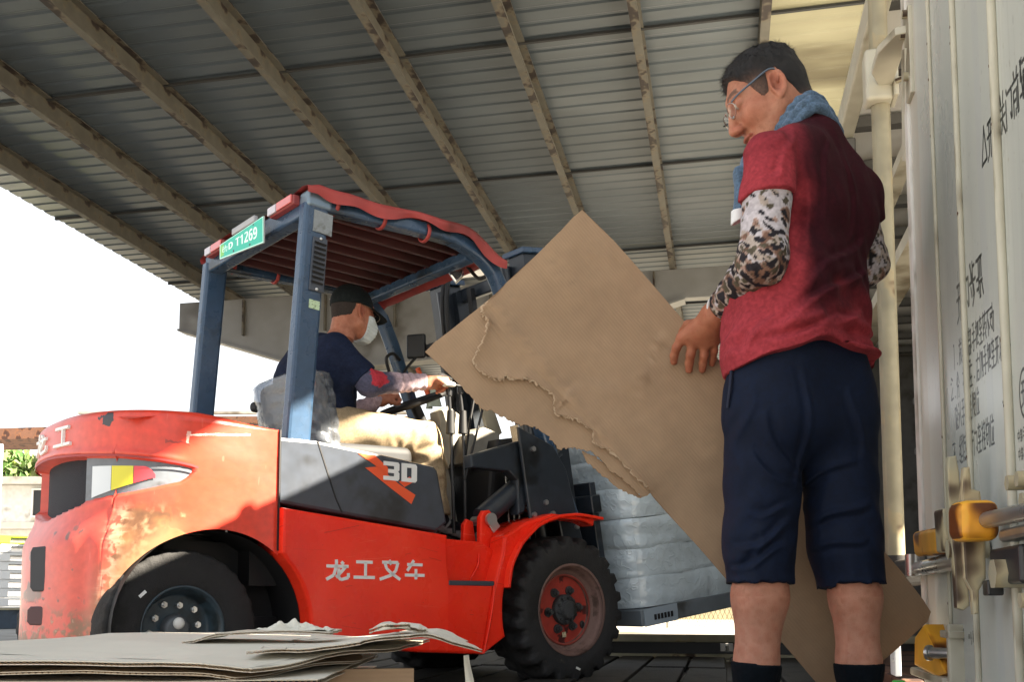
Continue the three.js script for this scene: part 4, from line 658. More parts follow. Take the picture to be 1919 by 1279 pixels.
// --- the wrapped load on the forks ---
{
  const load = thing('wrapped_load', 'pale film wrapped sacks on a grey board pallet carried on the forklift forks', 'pallet load', [FO[0] + 2.33 * Math.cos(FT), .30, FO[2] - 2.33 * Math.sin(FT)], FT);
  const tilt = (g) => g.rotateZ(.13);
  const filmB = tex(512, 512, (u, v) => { const a = TN[0](u, v, 4, 4), r = Math.abs(TN[2](u, v, 7, 4) - .5), q = Math.abs(TN[1](u, v, 16, 3) - .5); return .35 + .35 * a + .3 * smooth(.0, .1, r) * smooth(0, .06, q); }, false);
  const film = mat([.70, .82, .90], { roughness: .26, clearcoat: .7, clearcoatRoughness: .18, map: repeat(mottle, 1.2), bumpMap: repeat(filmB, 1.1), bumpScale: .006 });
  mesh('pallet_board', [tilt(box(1.2, .085, 1.16, [.62, .0, 0], 0, .006))], mat([.17, .20, .23], { map: dirt, roughness: .5 }), load);
  const lab = mesh('pallet_label', [tilt(box(.26, .09, .004, [.17, .0, .583]))], mat([.30, .36, .42], { roughness: .5 }), load); for (let i = 0; i < 6; i++) mesh('label_mark', tilt(box(.016, .028, .003, [.12 + i * .026, -.005, .587])), M.black, lab);
  for (let k = 0; k < 6; k++) {   // layers of sacks drawn tight by the film
    const h = .158, y0 = .044 + k * .1555;
    const g = grid(150, 12, (a, b) => {
      const t = a * TAU, c = Math.cos(t), s = Math.sin(t), n = 9, r = Math.pow(Math.abs(c) ** n + Math.abs(s) ** n, -1 / n), v = b * 2 - 1, e = Math.pow(Math.max(0, 1 - Math.abs(v) ** 5), .6), X = c * r, Z = s * r;
      const ridge = Math.abs(noise(X * 3 + k * .8, (y0 + b * h) * 9 + X * 2.2, Z * 3)), w = lerp(.990, 1, e) + .016 * noise(X * 2.4 + b, k * 3.1 + b * 2, Z * 2.4) - .006 * Math.exp(-ridge * ridge * 300) - .01 * Math.exp(-((Math.abs(X) < .9 ? X : 9) ** 2) * 200);
      return [.62 + X * .60 * w, y0 + h / 2 + v * h / 2 + .008 * noise(X * 2, Z * 2, k), Z * .575 * w];
    });
    mesh('sack_layer', tilt(g), film, load);
  }
  mesh('top_cover', tilt(grid(30, 30, (a, b) => [.03 + a * 1.18, .978 + .015 * noise(a * 5, b * 5) + .02 * Math.sin(a * 3.1) * Math.sin(b * 3.1), -.565 + b * 1.13])), film, load);
}

// ---------- people ----------
const skinTex = (() => {   // pores, blotches and fine dark hairs, about 20 cm to a tile
  const c = document.createElement('canvas'); c.width = c.height = 512; const x = c.getContext('2d'), R = rng(71); x.fillStyle = '#f4efec'; x.fillRect(0, 0, 512, 512);
  for (let i = 0; i < 420; i++) { const a = R() * 512, b = R() * 512, r = 6 + R() * 34, g = x.createRadialGradient(a, b, 0, a, b, r), k = R() < .5 ? '226,190,178' : R() < .5 ? '255,252,248' : '200,178,160'; g.addColorStop(0, `rgba(${k},.28)`); g.addColorStop(1, `rgba(${k},0)`); x.fillStyle = g; x.fillRect(a - r, b - r, 2 * r, 2 * r); }
  for (let i = 0; i < 5200; i++) { x.fillStyle = `rgba(${R() < .7 ? '170,130,112' : '255,250,245'},${.08 + R() * .22})`; x.fillRect(R() * 512, R() * 512, 1 + R() * 1.4, 1 + R() * 1.4); }
  for (let i = 0; i < 260; i++) { const a = R() * 512, b = R() * 512; x.strokeStyle = `rgba(60,40,32,${.12 + R() * .22})`; x.lineWidth = .8; x.beginPath(); x.moveTo(a, b); x.lineTo(a + (R() - .5) * 8, b + 5 + R() * 12); x.stroke(); }
  const t = new THREE.CanvasTexture(c); t.colorSpace = THREE.SRGBColorSpace; t.wrapS = t.wrapT = THREE.RepeatWrapping; t.repeat.set(5, 5); return t;
})();
const heather = tex(512, 512, (u, v) => { const a = TN[0](u, v, 64, 1), s = TN[1](u, v * 1, 4, 4), h = TN[2](u, Math.floor(v * 170) / 170, 32, 2), k = .80 + .12 * a + .10 * s + .12 * (h - .5); return k; });
const skinM = new THREE.MeshPhysicalMaterial({ vertexColors: true, map: skinTex, roughness: .52, sheen: .25, sheenColor: new THREE.Color(.5, .25, .2), sheenRoughness: .5, bumpMap: repeat(grain, 40), bumpScale: .0009, side: THREE.DoubleSide });
const clothBump = tex(256, 256, (u, v) => .5 + .25 * Math.sin(u * TAU * 64) * Math.sin(v * TAU * 64) + .25 * TN[1](u, v, 24, 2), false);
const dot3 = (a, b) => a[0] * b[0] + a[1] * b[1] + a[2] * b[2];
const cross3 = (a, b) => [a[1] * b[2] - a[2] * b[1], a[2] * b[0] - a[0] * b[2], a[0] * b[1] - a[1] * b[0]];
const chain = (p, js, rs, k = .02) => { let d = 9; for (let i = 0; i + 1 < js.length; i++) d = smin(d, cap(p, js[i], js[i + 1], rs[i], rs[i + 1]), k); return d; };
function headFrame(o, fwd, up0) { const f = norm3(fwd), s = norm3(cross3(up0, f)), u = cross3(f, s); return { o, f, u, s, to: (p) => { const d = sub3(p, o); return [dot3(d, f), dot3(d, u), dot3(d, s)]; }, out: (q) => [0, 1, 2].map((i) => o[i] + f[i] * q[0] + u[i] * q[1] + s[i] * q[2]) }; }
// forward, up and side (the person's left) around the ear axis
function headField(q) {
  const a = Math.abs(q[2]), m = [q[0], q[1], a];
  let d = ell(q, [-.006, .026, 0], [.101, .094, .077]);
  d = smin(d, ell(q, [.046, -.028, 0], [.058, .085, .060]), .035);
  d = smin(d, cap(m, [.012, -.055, .052], [.078, -.104, .014], .022, .02), .03);
  d = smin(d, ell(q, [.088, -.106, 0], [.022, .018, .026]), .02);
  d = smin(d, ell(m, [.068, -.028, .038], [.030, .026, .026]), .025);
  d = smin(d, cap(m, [.092, .034, .0], [.080, .036, .045], .013, .012), .02);
  d = smax(d, -ell(m, [.112, .010, .033], [.022, .015, .02]), .018);
  d = smin(d, ell(m, [.089, .008, .033], [.014, .012, .017]), .006);
  d = smin(d, cap(q, [.100, .022, 0], [.128, -.034, 0], .008, .0125), .014);
  d = smin(d, ell(m, [.116, -.040, .012], [.013, .010, .010]), .010);
  d = smin(d, ell(q, [.106, -.070, 0], [.013, .0075, .024]), .009);
  d = smin(d, ell(q, [.103, -.083, 0], [.012, .008, .021]), .008);
  d = smax(d, -ell(q, [.120, -.0762, 0], [.012, .0018, .024]), .004);
  d = smin(d, cap(q, [-.035, -.03, 0], [-.045, -.15, 0], .056, .060), .03);
  return d;
}
function earField(q) {
  const m = [(q[0] + .12 * (q[1] + .005)) / 1.06, q[1] / 1.06, Math.abs(q[2])], e = [m[0] + .002, m[1] + .006, m[2] - .076 - Math.max(0, -m[0]) * .35];
  let d = ell(e, [0, 0, 0], [.021, .034, .0075]);
  d = smax(d, -ell(e, [.002, .003, .009], [.0145, .026, .012]), .003);
  d = smin(d, cap(e, [-.008, .018, .001], [.006, -.012, .002], .004, .0035), .005);
  d = smax(d, -ell(e, [.006, -.006, .006], [.007, .010, .012]), .004);
  return smin(d, ell(e, [.005, -.030, 0], [.009, .009, .006]), .006);
}
function skinTone(base, q) {   // q in head axes
  const n = fbm(q[0] * 40, q[1] * 40, q[2] * 40, 3); let c = base.map((x) => x * (1 + n * .22 + .10 * noise(q[0] * 160, q[1] * 160, q[2] * 160)));
  const red = [base[0] * 1.0, base[1] * .72, base[2] * .70];
  c = mix3(c, red, .6 * smooth(.03, .0, Math.hypot(q[0] - .12, q[1] + .04)) + .55 * smooth(.045, .02, Math.hypot(q[0], q[1] + .005)) * smooth(.07, .08, Math.abs(q[2])) + .35 * smooth(.05, .02, Math.hypot(q[0] - .07, q[1] + .03, Math.abs(q[2]) - .05)));
  { const ei = Math.hypot((q[0] - .003) / .016, (q[1] + .004) / .028); if (Math.abs(q[2]) > .070) c = mix3(c, [base[0] * .62, base[1] * .42, base[2] * .40], .75 * smooth(1, .55, ei)); }  // shade inside the ear hollow painted into the skin colour
  if (Math.hypot((q[0] - .108), (q[1] + .077) * 1.4, q[2] * .5) < .02) c = mix3(c, [base[0] * .8, base[1] * .45, base[2] * .45], .7);
  if (Math.abs(q[1] - .036 - .006 * Math.cos((Math.abs(q[2]) - .03) * 60)) < .005 && q[0] > .07 && Math.abs(q[2]) > .012 && Math.abs(q[2]) < .056) c = mix3(c, [.03, .025, .022], .75);
  return c;
}
function headGeo(H, base, h = .0036) {
  const lo = [0, 0, 0].map((_, i) => H.o[i] - .19), hi = H.o.map((x) => x + .19);
  return nets(lo, hi, h, (p) => { const q = H.to(p); return q[1] < -.145 ? Math.max(headField(q), -.145 - q[1]) : smin(headField(q), earField(q), .004); }, (p) => skinTone(base, H.to(p)));
}
// fingers: list of joint chains, palm between wrist and knuckles
function handGeo(wrist, knuckles, fingers, thumb, base, h = .0032) {
  const rs = [.0126, .0121, .0112, .0098], all = [wrist, ...knuckles, ...fingers.flat(), ...thumb], lo = [0, 1, 2].map((k) => Math.min(...all.map((p) => p[k])) - .04), hi = [0, 1, 2].map((k) => Math.max(...all.map((p) => p[k])) + .04);
  const f = (p) => {
    let palm = 9; for (const k of knuckles) palm = smin(palm, cap(p, wrist, k, .0255, .0165), .022);
    let d = palm; fingers.forEach((c, i) => { const s = [1, 1.04, .98, .84][i]; let e = 9; const js = [knuckles[i], ...c]; for (let n = 0; n + 1 < js.length; n++) e = smin(e, cap(p, js[n], js[n + 1], rs[n] * s, rs[n + 1] * s), .004); d = smin(d, e, .007); });
    let t = 9; for (let n = 0; n + 1 < thumb.length; n++) t = smin(t, cap(p, thumb[n], thumb[n + 1], [.017, .0125, .0115, .0095][n], [.0125, .0115, .0095, .008][n]), .005); return smin(d, t, .012);
  };
  const tips = fingers.map((c) => c[c.length - 1]), kn = fingers.map((c) => c[0]);
  return nets(lo, hi, h, f, (p) => { const n = fbm(p[0] * 60, p[1] * 60, p[2] * 60, 3); let c = base.map((x) => x * (.98 + n * .2)); for (const t of [...tips, ...kn]) { const d = Math.hypot(...sub3(p, t)); c = mix3(c, [base[0] * .82, base[1] * .6, base[2] * .55], .5 * smooth(.022, .006, d)); } return c; });
}
const clothMat = (o = {}) => new THREE.MeshPhysicalMaterial({ vertexColors: true, map: repeat(heather, 3.2), roughness: .95, specularIntensity: .3, sheen: .08, sheenColor: new THREE.Color(.3, .3, .3), sheenRoughness: .6, bumpMap: repeat(clothBump, 7), bumpScale: .0012, side: THREE.DoubleSide, ...o });

{ // ===== standing man holding the torn sheet =====
  const S = [.48, .225, .145];
  const P = thing('person', 'person in sweaty red T-shirt, navy shorts and camouflage sleeves holding a torn cardboard sheet', 'person', [.705, 0, -2.4]);
  const J = { sl: [...[-0.098,1.436], .155], el: [...[-0.122,1.182], .165], wl: [...[-0.168,1.143], -.10], sr: [.20, 1.455, -.15], er: [.268, 1.31, -.235], wr: [.12, 1.17, -.205] };
  const HF = headFrame([...[-0.037,1.697], -.06], [-.866, -.5, -.06], [0, 1, 0]);
  const neck = [.058, 1.555, -.02];
  const torso = (p, g) => {
    let d = cap(p, [.008, 1.385, .052], [.135, 1.375, -.085], .106 + g, .112 + g);
    d = smin(d, cap(p, [-.032, 1.442, .112], [.185, 1.450, -.135], .060 + g, .064 + g), .08);
    d = smin(d, cap(p, neck, [-.032, 1.455, .105], .05 + g, .052 + g), .05); d = smin(d, cap(p, neck, [.175, 1.48, -.125], .05 + g, .055 + g), .05);
    d = smin(d, cap(p, [-.012, 1.17, .045], [.085, 1.17, -.055], .116 + g, .116 + g), .10); d = smin(d, cap(p, [-.02, 1.06, .04], [.072, 1.06, -.04], .118 + g, .118 + g), .08);
    d = smin(d, ell(p, [-.045, 1.10, -.05], [.115 + g, .16 + g, .11 + g]), .08);
    d = smin(d, cap(p, [-.050, .965, .03], [.062, .965, -.03], .118 + g, .118 + g), .08);
    return p[1] > 1 ? smax(d, (p[0] - .06) * .72 + (p[2] + .01) * .69 - .098 - g - .25 * smooth(1.46, 1.62, p[1]) * .3, .07) : d;
  };
  const legs = [[[-.085, .90, .025], [-.108, .52, .015], [-.112, .40, .03], [-.124, .24, .03], [-.127, .09, .02]], [[.092, .90, -.025], [.112, .52, -.02], [.128, .40, -.005], [.130, .24, 0], [.133, .09, -.01]]];
  const leg = (p, i, g = 0) => chain(p, legs[i], [.098 + g, .058 + g, [.063, .058][i] + g, .048 + g, .042 + g], .03);
  const arm = (p, g = 0) => chain(p, [J.sl, J.el, J.wl], [.056 + g, .049 + g, .030 + g], .03);
  const armR = (p, g = 0) => chain(p, [J.sr, J.er, J.wr], [.056 + g, .047 + g, .030 + g], .03);
  const bodyF = (p) => { let d = torso(p, -.045); d = smin(d, leg(p, 0), .02); d = smin(d, leg(p, 1), .02); d = smin(d, arm(p, -.009), .01); d = smin(d, armR(p, -.009), .01); return smin(d, cap(p, neck, HF.out([-.045, -.12, 0]), .056, .056), .03); };
  const tone = (p) => { const n = fbm(p[0] * 22, p[1] * 14, p[2] * 22, 4), b = smooth(.5, .2, p[1]); return mix3(S, [.55, .28, .195], b * .7).map((x, i) => x * (1 + n * .26 + (i ? -.10 : 0) * Math.max(0, n))); };
  const kl = [[-0.253,1.088],[-0.225,1.076],[-0.195,1.072],[-0.169,1.081]].map((q, i) => [...q, -.172 - (i === 3 ? -.006 : 0)]);
  const f1 = [[-0.266,1.065],[-0.229,1.046],[-0.193,1.043],[-0.166,1.055]].map((q) => [...q, -.186]), f2 = [[-0.27,1.047],[-0.23,1.027],[-0.193,1.026],[-0.166,1.039]].map((q) => [...q, -.204]), f3 = [[-0.269,1.033],[-0.229,1.011],[-0.193,1.011],[-0.167,1.027]].map((q) => [...q, -.214]);
  const th = [[-0.204,1.124],[-0.232,1.132],[-0.251,1.106],[-0.253,1.08]].map((q, i) => [...q, [-.165, -.205, -.262, -.266][i]]);
  const hand = handGeo([J.wl[0] - .012, J.wl[1] - .012, J.wl[2] - .012], kl, f1.map((q, i) => [q, f2[i], f3[i]]), th, [.44, .17, .095]);
  const body = mesh('body', [nets([-.30, .03, -.32], [.36, 1.66, .28], .0115, bodyF, tone), headGeo(HF, S), hand, handGeo([J.wr[0], J.wr[1], J.wr[2]], [[.10, 1.13, -.215], [.085, 1.135, -.21], [.07, 1.145, -.205], [.06, 1.157, -.2]], [[[.085, 1.10, -.222], [.08, 1.085, -.228]], [[.065, 1.10, -.222], [.06, 1.085, -.228]], [[.05, 1.115, -.22], [.045, 1.10, -.228]], [[.045, 1.13, -.215], [.04, 1.12, -.225]]], [[.12, 1.16, -.2], [.09, 1.17, -.185], [.07, 1.165, -.19], [.06, 1.16, -.2]], S, .005)], skinM, P);
  // shirt
  const hem = (p) => lerp(.945, 1.0, smooth(-.17, .03, p[0])) - .012 * smooth(.03, .19, p[0]) + (p[2] < -.05 ? -.02 : 0) + .006 * Math.sin(p[0] * 40);
  const FOLD = (L) => (p) => { let s = 0; for (const [a, b, A, w] of L) { const dx = b[0] - a[0], dy = b[1] - a[1], l = Math.hypot(dx, dy), u = ((p[0] - a[0]) * dx + (p[1] - a[1]) * dy) / (l * l); if (u < 0 || u > 1) continue; const d = ((p[0] - a[0]) * dy - (p[1] - a[1]) * dx) / l + .012 * Math.sin(u * 5 + a[0] * 40), t = Math.sqrt(Math.sin(u * Math.PI)); s += A * t * (Math.exp(-((d / w) ** 2)) - .75 * Math.exp(-(((d - 1.7 * w) / (1.2 * w)) ** 2))); } return s * smooth(-.06, .0, p[2]); };
  const pairs = (a, A, w) => [a[0], a[1], A, w];
  const shirtFolds = FOLD([pairs([[0.183,1.226],[-0.084,1.005]], .010, .010), pairs([[0.16,1.109],[-0.047,0.973]], .009, .009), pairs([[0.179,1.305],[-0.018,1.109]], .007, .010), pairs([[0.108,1.057],[-0.123,0.986]], .008, .008), pairs([[0.07,1.518],[0.025,1.292]], .005, .009), pairs([[0.121,1.518],[0.14,1.279]], .005, .010), pairs([[-0.022,1.451],[-0.017,1.161]], .006, .010), pairs([[-0.096,1.057],[-0.174,0.94]], .007, .008), pairs([[-0.034,1.511],[-0.088,1.411]], .005, .009), pairs([[-0.062,1.411],[-0.115,1.355]], .006, .008), pairs([[0.157,1.011],[0.054,0.94]], .007, .008)]);
  const shortFolds = FOLD([pairs([[-0.03,0.642],[-0.153,0.736]], .008, .009), pairs([[-0.035,0.673],[-0.126,0.825]], .007, .009), pairs([[-0.017,0.648],[0.111,0.736]], .007, .009), pairs([[-0.044,0.566],[-0.176,0.51]], .009, .009), pairs([[-0.058,0.51],[-0.189,0.467]], .008, .008), pairs([[-0.05,0.598],[-0.156,0.598]], .006, .008), pairs([[0.006,0.56],[0.145,0.635]], .008, .009), pairs([[0.004,0.498],[0.136,0.548]], .007, .008), pairs([[-0.15,0.902],[-0.172,0.724]], .005, .010), pairs([[0.103,0.902],[0.129,0.724]], .005, .010), pairs([[-0.022,0.94],[-0.027,0.642]], .006, .008), pairs([[0.047,0.711],[0.04,0.448]], .005, .010), pairs([[-0.132,0.548],[-0.128,0.442]], .005, .009)]);
  const fold = (p) => {
    const w = smooth(1.34, 1.10, p[1]), d = p[0] * .62 + p[1] + .02 * noise(p[0] * 5, p[1] * 5, p[2] * 5);
    return shirtFolds(p) + .004 * w * Math.sin(d * 62 + 3 * noise(p[0] * 7, p[1] * 5, p[2] * 7)) * smooth(-.1, .35, noise(p[0] * 6 + 3, p[1] * 6, p[2] * 4) + .3)
      + .010 * w * noise(p[0] * 8, p[1] * 17 + p[0] * 10, p[2] * 8) + .006 * noise(p[0] * 20 + p[1] * 12, p[1] * 9, p[2] * 16) + .007 * smooth(1.2, 1.4, p[1]) * noise(p[0] * 14 - p[1] * 5, p[1] * 6, p[2] * 10)
      + .007 * Math.exp(-(((p[1] - 1.045 - p[0] * .18 + .5 * p[0] * p[0]) / .012) ** 2)) * smooth(-.16, -.05, p[0]) - .007 * Math.exp(-(((p[1] - 1.022 - p[0] * .18 + .5 * p[0] * p[0]) / .010) ** 2)) * smooth(-.16, -.05, p[0]);
  };
  const shirtF = (p) => {
    let d = torso(p, .006 + .009 * smooth(1.12, .98, p[1])); const ds = cap(p, J.sl, [J.sl[0] - .012, 1.29, .165], .056, .064), dr = cap(p, J.sr, [.245, 1.35, -.205], .064, .072);
    d = smin(d, Math.max(ds, 1.337 + .10 * (p[0] + .07) - p[1] + .003 * Math.sin(p[2] * 60)), .014); d = smin(d, Math.max(dr, 1.405 - p[1]), .035);
    d -= fold(p) * smooth(0, .05, p[1] - hem(p)) + .002; d = Math.max(d, hem(p) - p[1]);
    return d;
  };
  const sweat = (p) => { const n = fbm(p[0] * 7, p[1] * 7, p[2] * 7, 4) * .5; const back = smooth(1.01, 1.17, p[1] - p[0] * .28 + n * .22 + .02), sl = smooth(-.06, .012, p[0] + n * .14 + Math.max(0, p[1] - 1.46) * .3); return clamp(back * (sl * .92 + .08 + .3 * (1 - sl) * smooth(1.38, 1.46, p[1]))); };
  const shirt = mesh('t_shirt', nets([-.30, .92, -.32], [.36, 1.64, .28], .0060, shirtF, (p) => { const n = fbm(p[0] * 30, p[1] * 60, p[2] * 30, 3), c = mix3([.40, .050, .066], [.050, .0085, .015], sweat(p)); return c.map((x) => x * (1 + n * .22)); }), clothMat({ sheenColor: new THREE.Color(.5, .2, .2) }), P);
  // shorts
  const shortF = (p) => {
    let d = cap(p, [-.050, .965, .03], [.062, .965, -.03], .1165, .1165); d = smin(d, cap(p, [-.044, 1.08, .028], [.058, 1.08, -.03], .108, .108), .03); d = smin(d, cap(p, [-.066, .84, .035], [.074, .84, -.02], .116, .116), .05);
    d = smin(d, chain(p, legs[0], [.100, .086, .0755, .07, .07], .02), .03); d = smin(d, chain(p, legs[1], [.100, .086, .0755, .07, .07], .02), .03);
    d -= shortFolds(p) + .006 * noise(p[0] * 8, p[1] * 9 + p[0] * 6, p[2] * 8) + .002 * Math.sin((p[1] + .8 * Math.abs(p[0])) * 70 + 4 * noise(p[0] * 6, p[1] * 6, p[2] * 6)) * smooth(.2, .6, noise(p[0] * 7, p[1] * 6, p[2] * 6) + .35) * smooth(.86, .7, p[1]) + .004 * noise(p[0] * 30, p[1] * 9, p[2] * 30) * smooth(.55, .44, p[1]);
    d = smax(d, -cap(p, [.002, .2, -.2], [.002, .2, .3], .0, .0) + .0, .001);
    const split = .012 * smooth(.66, .44, p[1]) - Math.abs(p[0] - .002 + .0 * p[1]); if (p[1] < .66) d = smax(d, split, .02);
    return Math.max(d, .432 + .007 * noise(p[0] * 46, p[2] * 46, 2) + (p[0] > .02 && p[0] < .07 ? -.012 : 0) - p[1], p[1] - 1.06);
  };
  mesh('shorts', nets([-.28, .38, -.22], [.30, 1.10, .24], .0064, shortF, (p) => { const n = fbm(p[0] * 25, p[1] * 25, p[2] * 25, 3); return [.002, .0075, .027].map((x) => x * (1 + n * .3)); }), clothMat({ roughness: .8, sheen: .04, specularIntensity: .5, sheenColor: new THREE.Color(.04, .07, .18), bumpScale: .0003 }), P);
  mesh('side_pocket', tube([[-.176, .95, .06], [-.184, .9, .075], [-.190, .85, .07]], .004, 10, 6), mat([.006, .01, .03], { roughness: .8 }), P);
  // socks and shoes
  for (const i of [0, 1]) {
    const L = legs[i]; mesh('sock', nets([L[3][0] - .1, .04, L[3][2] - .12], [L[3][0] + .1, .27, L[3][2] + .12], .006, (p) => Math.max(leg(p, i, .0045) - .0012 * Math.sin(Math.atan2(p[2] - L[3][2], p[0] - L[3][0]) * 60), p[1] - (i ? .241 : .243) - (p[0] - L[3][0]) * (i ? .02 : -.09)), () => [.003, .006, .010]), clothMat(), P);
    const sh = mesh('shoe', nets([L[4][0] - .24, -.01, L[4][2] - .24], [L[4][0] + .14, .15, L[4][2] + .14], .008, (p) => smax(smin(cap(p, [L[4][0] + .015, .045, L[4][2] + .03], [L[4][0] - .09, .035, L[4][2] - .13], .046, .042), cap(p, [L[4][0], .06, L[4][2]], [L[4][0], .1, L[4][2]], .048, .046), .03), -p[1], .01), () => [.03, .032, .036]), clothMat({ roughness: .6 }), P);
    mesh('sole', box(.085, .022, .27, [L[4][0] - .035, .012, L[4][2] - .05], [0, .5, 0], .008), M.white, sh);
  }
  // camouflage arm sleeves
  const camo = (t) => (p) => {
    const w = .25, a = p[1] * 30 + p[0] * 16, n0 = noise(p[0] * 30 + 4, a, p[2] * 22), n1 = noise(p[0] * 36 + 9, a * 1.25 + 5, p[2] * 26), n2 = noise(p[0] * 52 + 2, a * 1.9 + 1, p[2] * 40), low = smooth(1.28, 1.18, p[1]) * .30 + t;
    let c = [.55, .51, .55]; if (n0 > .27 - low) c = [.36, .24, .20]; if (n0 > .38 - low * .8) c = [.20, .11, .08]; if (n1 > .33 - low) c = [.45, .38, .34]; if (n2 > .36 - low * .9) c = [.025, .022, .028]; if (n2 < -.44 + low * .6) c = [.10, .085, .06]; return c.map((x) => x * (1 + w * .3 * noise(p[0] * 90, p[1] * 90, p[2] * 90)));
  };
  const dirA = norm3(sub3(J.wl, J.el)), cuff = (p) => dot3(sub3(p, J.wl), dirA);
  const slF = (p) => { const wr = .0035 * Math.sin(cuff(p) * 110 + 3 * noise(p[0] * 20, p[1] * 20, p[2] * 20)) * smooth(1.27, 1.18, p[1]) + .0025 * noise(p[0] * 34, p[1] * 40, p[2] * 34); return Math.max(arm(p, .0045) - wr, p[1] - 1.358, cuff(p) + .004); };
  const slv = mesh('arm_sleeve', nets([-.28, 1.0, -.2], [.04, 1.46, .28], .0042, slF, camo(.02)), clothMat({ roughness: .7, bumpScale: .0004 }), P);
  mesh('cuff_band', new THREE.TorusGeometry(.0345, .0035, 8, 32).applyQuaternion(new THREE.Quaternion().setFromUnitVectors(new THREE.Vector3(0, 0, 1), V3(dirA))).translate(...J.wl.map((x, i) => x - dirA[i] * .006)), mat([.6, .58, .58], { roughness: .8 }), slv);
  mesh('arm_sleeve', nets([.05, 1.08, -.32], [.36, 1.44, 0], .0055, (p) => Math.max(armR(p, .005) - .003 * noise(p[0] * 30, p[1] * 30, p[2] * 30), p[1] - 1.42), camo(.14)), clothMat({ roughness: .7, bumpScale: .0004 }), P);
  // hair
  const line = (q) => { const f = q[0], a = Math.abs(q[2]); const pts = [[-.12, -.078], [-.062, -.088], [-.04, -.05], [-.024, .0], [-.018, .03], [.010, .034], [.018, .004], [.026, -.018], [.044, -.018], [.052, .002], [.058, .040], [.068, .062], [.080, .084], [.2, .094]]; for (let i = 0; i + 1 < pts.length; i++) if (f <= pts[i + 1][0]) return lerp(pts[i][1], pts[i + 1][1], (f - pts[i][0]) / (pts[i + 1][0] - pts[i][0])) + (a < .05 && f > .05 ? .012 * (1 - a / .05) : 0); return .09; };
  const hairF = (p) => { const q = HF.to(p), topk = smooth(.03, .085, q[1]), th2 = lerp(.0010, .010, topk) + .004 * topk * smooth(.02, .07, q[0]), sp = .0035 * noise(q[0] * 55, q[1] * 55, q[2] * 110) * (.4 + topk) + .003 * noise(q[0] * 120, q[1] * 40, q[2] * 160) * topk; return smax(Math.min(ell(q, [-.006, .026, 0], [.101, .094, .077]), smin(ell(q, [-.006, .026, 0], [.101, .094, .077]), headField(q) + .0, .01)) - th2 - sp, (line(q) + .006 * noise(q[0] * 90, q[2] * 90, 1) - q[1]) * .8, .006); };
  const hairG = nets(HF.o.map((x) => x - .17), HF.o.map((x) => x + .17), .0036, hairF, (p) => { const q = HF.to(p), fade = smooth(.070, .02, q[1]) * smooth(.0, .045, q[0]), fb = smooth(-.03, -.075, q[1]), n = .7 + .8 * Math.abs(noise(q[0] * 80, q[1] * 300, q[2] * 300)); return mix3([.0095, .0085, .009], [.17, .095, .07], clamp(fade * .92 + fb * .6 + .12 * noise(q[0] * 200, q[1] * 200, q[2] * 200))).map((x) => x * n); });
  { const hp = hairG.attributes.position, hn = hairG.attributes.normal, R = rng(64), pos = [], nor = [], col = [];
    for (let n = 0; n < 7000; n++) {
      const i = Math.floor(R() * hp.count), p = [hp.getX(i), hp.getY(i), hp.getZ(i)], N = [hn.getX(i), hn.getY(i), hn.getZ(i)], q = HF.to(p), top = smooth(.04, .09, q[1]); if (q[1] < line(q) + .002) continue;
      const dq = top > .5 ? [.8, -.1, (R() - .5) * .6] : [q[0] > .02 ? .1 : -.35, -1, 0], w = HF.out(dq), dir = sub3(w, HF.o), tn = dot3(dir, N), t = norm3(dir.map((x, k) => x - N[k] * tn * .98 + N[k] * (.22 + .25 * R()) + (R() - .5) * .35)), sd = norm3(cross3(t, N)), L = (.005 + .010 * R()) * (.6 + top), wd = .0006;
      const A = p.map((x, k) => x - N[k] * .001 - sd[k] * wd), B = p.map((x, k) => x - N[k] * .001 + sd[k] * wd), C = p.map((x, k) => x + t[k] * L); pos.push(...A, ...B, ...C); for (let k = 0; k < 3; k++) { nor.push(...N); col.push(...(R() < .3 ? [.03, .027, .027] : [.008, .0075, .008])); }
    }
    const g = new THREE.BufferGeometry(); g.setAttribute('position', new THREE.Float32BufferAttribute(pos, 3)); g.setAttribute('normal', new THREE.Float32BufferAttribute(nor, 3)); g.setAttribute('color', new THREE.Float32BufferAttribute(col, 3)); hairG.userData.tufts = g; }
  mesh('hair', [hairG, hairG.userData.tufts], new THREE.MeshPhysicalMaterial({ vertexColors: true, roughness: .55, sheen: .3, sheenColor: new THREE.Color(.1, .1, .12), bumpMap: repeat(grain, 30), bumpScale: .003, side: THREE.DoubleSide }), P);
  // eyes
  for (const s of [1, -1]) mesh('eye', ball(HF.out([.0935, .008, .033 * s]), .0105, [1, 1, 1], 16), mat([.35, .30, .27], { roughness: .15 }), P);
  // glasses
  const gm = mat([.10, .13, .17], { roughness: .3, metalness: .3 }), wire = mat([.45, .40, .36], { roughness: .25, metalness: .9 });
  const gl = new THREE.Group(); gl.name = 'glasses'; P.add(gl);
  for (const s of [1, -1]) {
    mesh('temple_arm', tube([[-.012, .026, .082], [.0, .032, .083], [.05, .026, .081], [.102, .018, .072], [.117, .014, .064]].map(([a, b, c]) => HF.out([a, b, c * s])), .0026, 24, 8), gm, gl);
    const ring = Array.from({ length: 33 }, (_, i) => { const a = i / 32 * TAU; return HF.out([.119 - .006 * Math.abs(Math.cos(a)) * (Math.cos(a) > 0 ? 1 : .2), .004 + Math.sin(a) * .018, (.035 + Math.cos(a) * .026) * s]); });
    mesh('lens_rim', tube(ring, .0013, 48, 6), wire, gl);
    const c = HF.out([.118, .004, .035 * s]), pos = []; for (let i = 0; i < 32; i++) pos.push(...c, ...ring[i], ...ring[i + 1]); const lg = new THREE.BufferGeometry(); lg.setAttribute('position', new THREE.Float32BufferAttribute(pos, 3)); lg.computeVertexNormals();
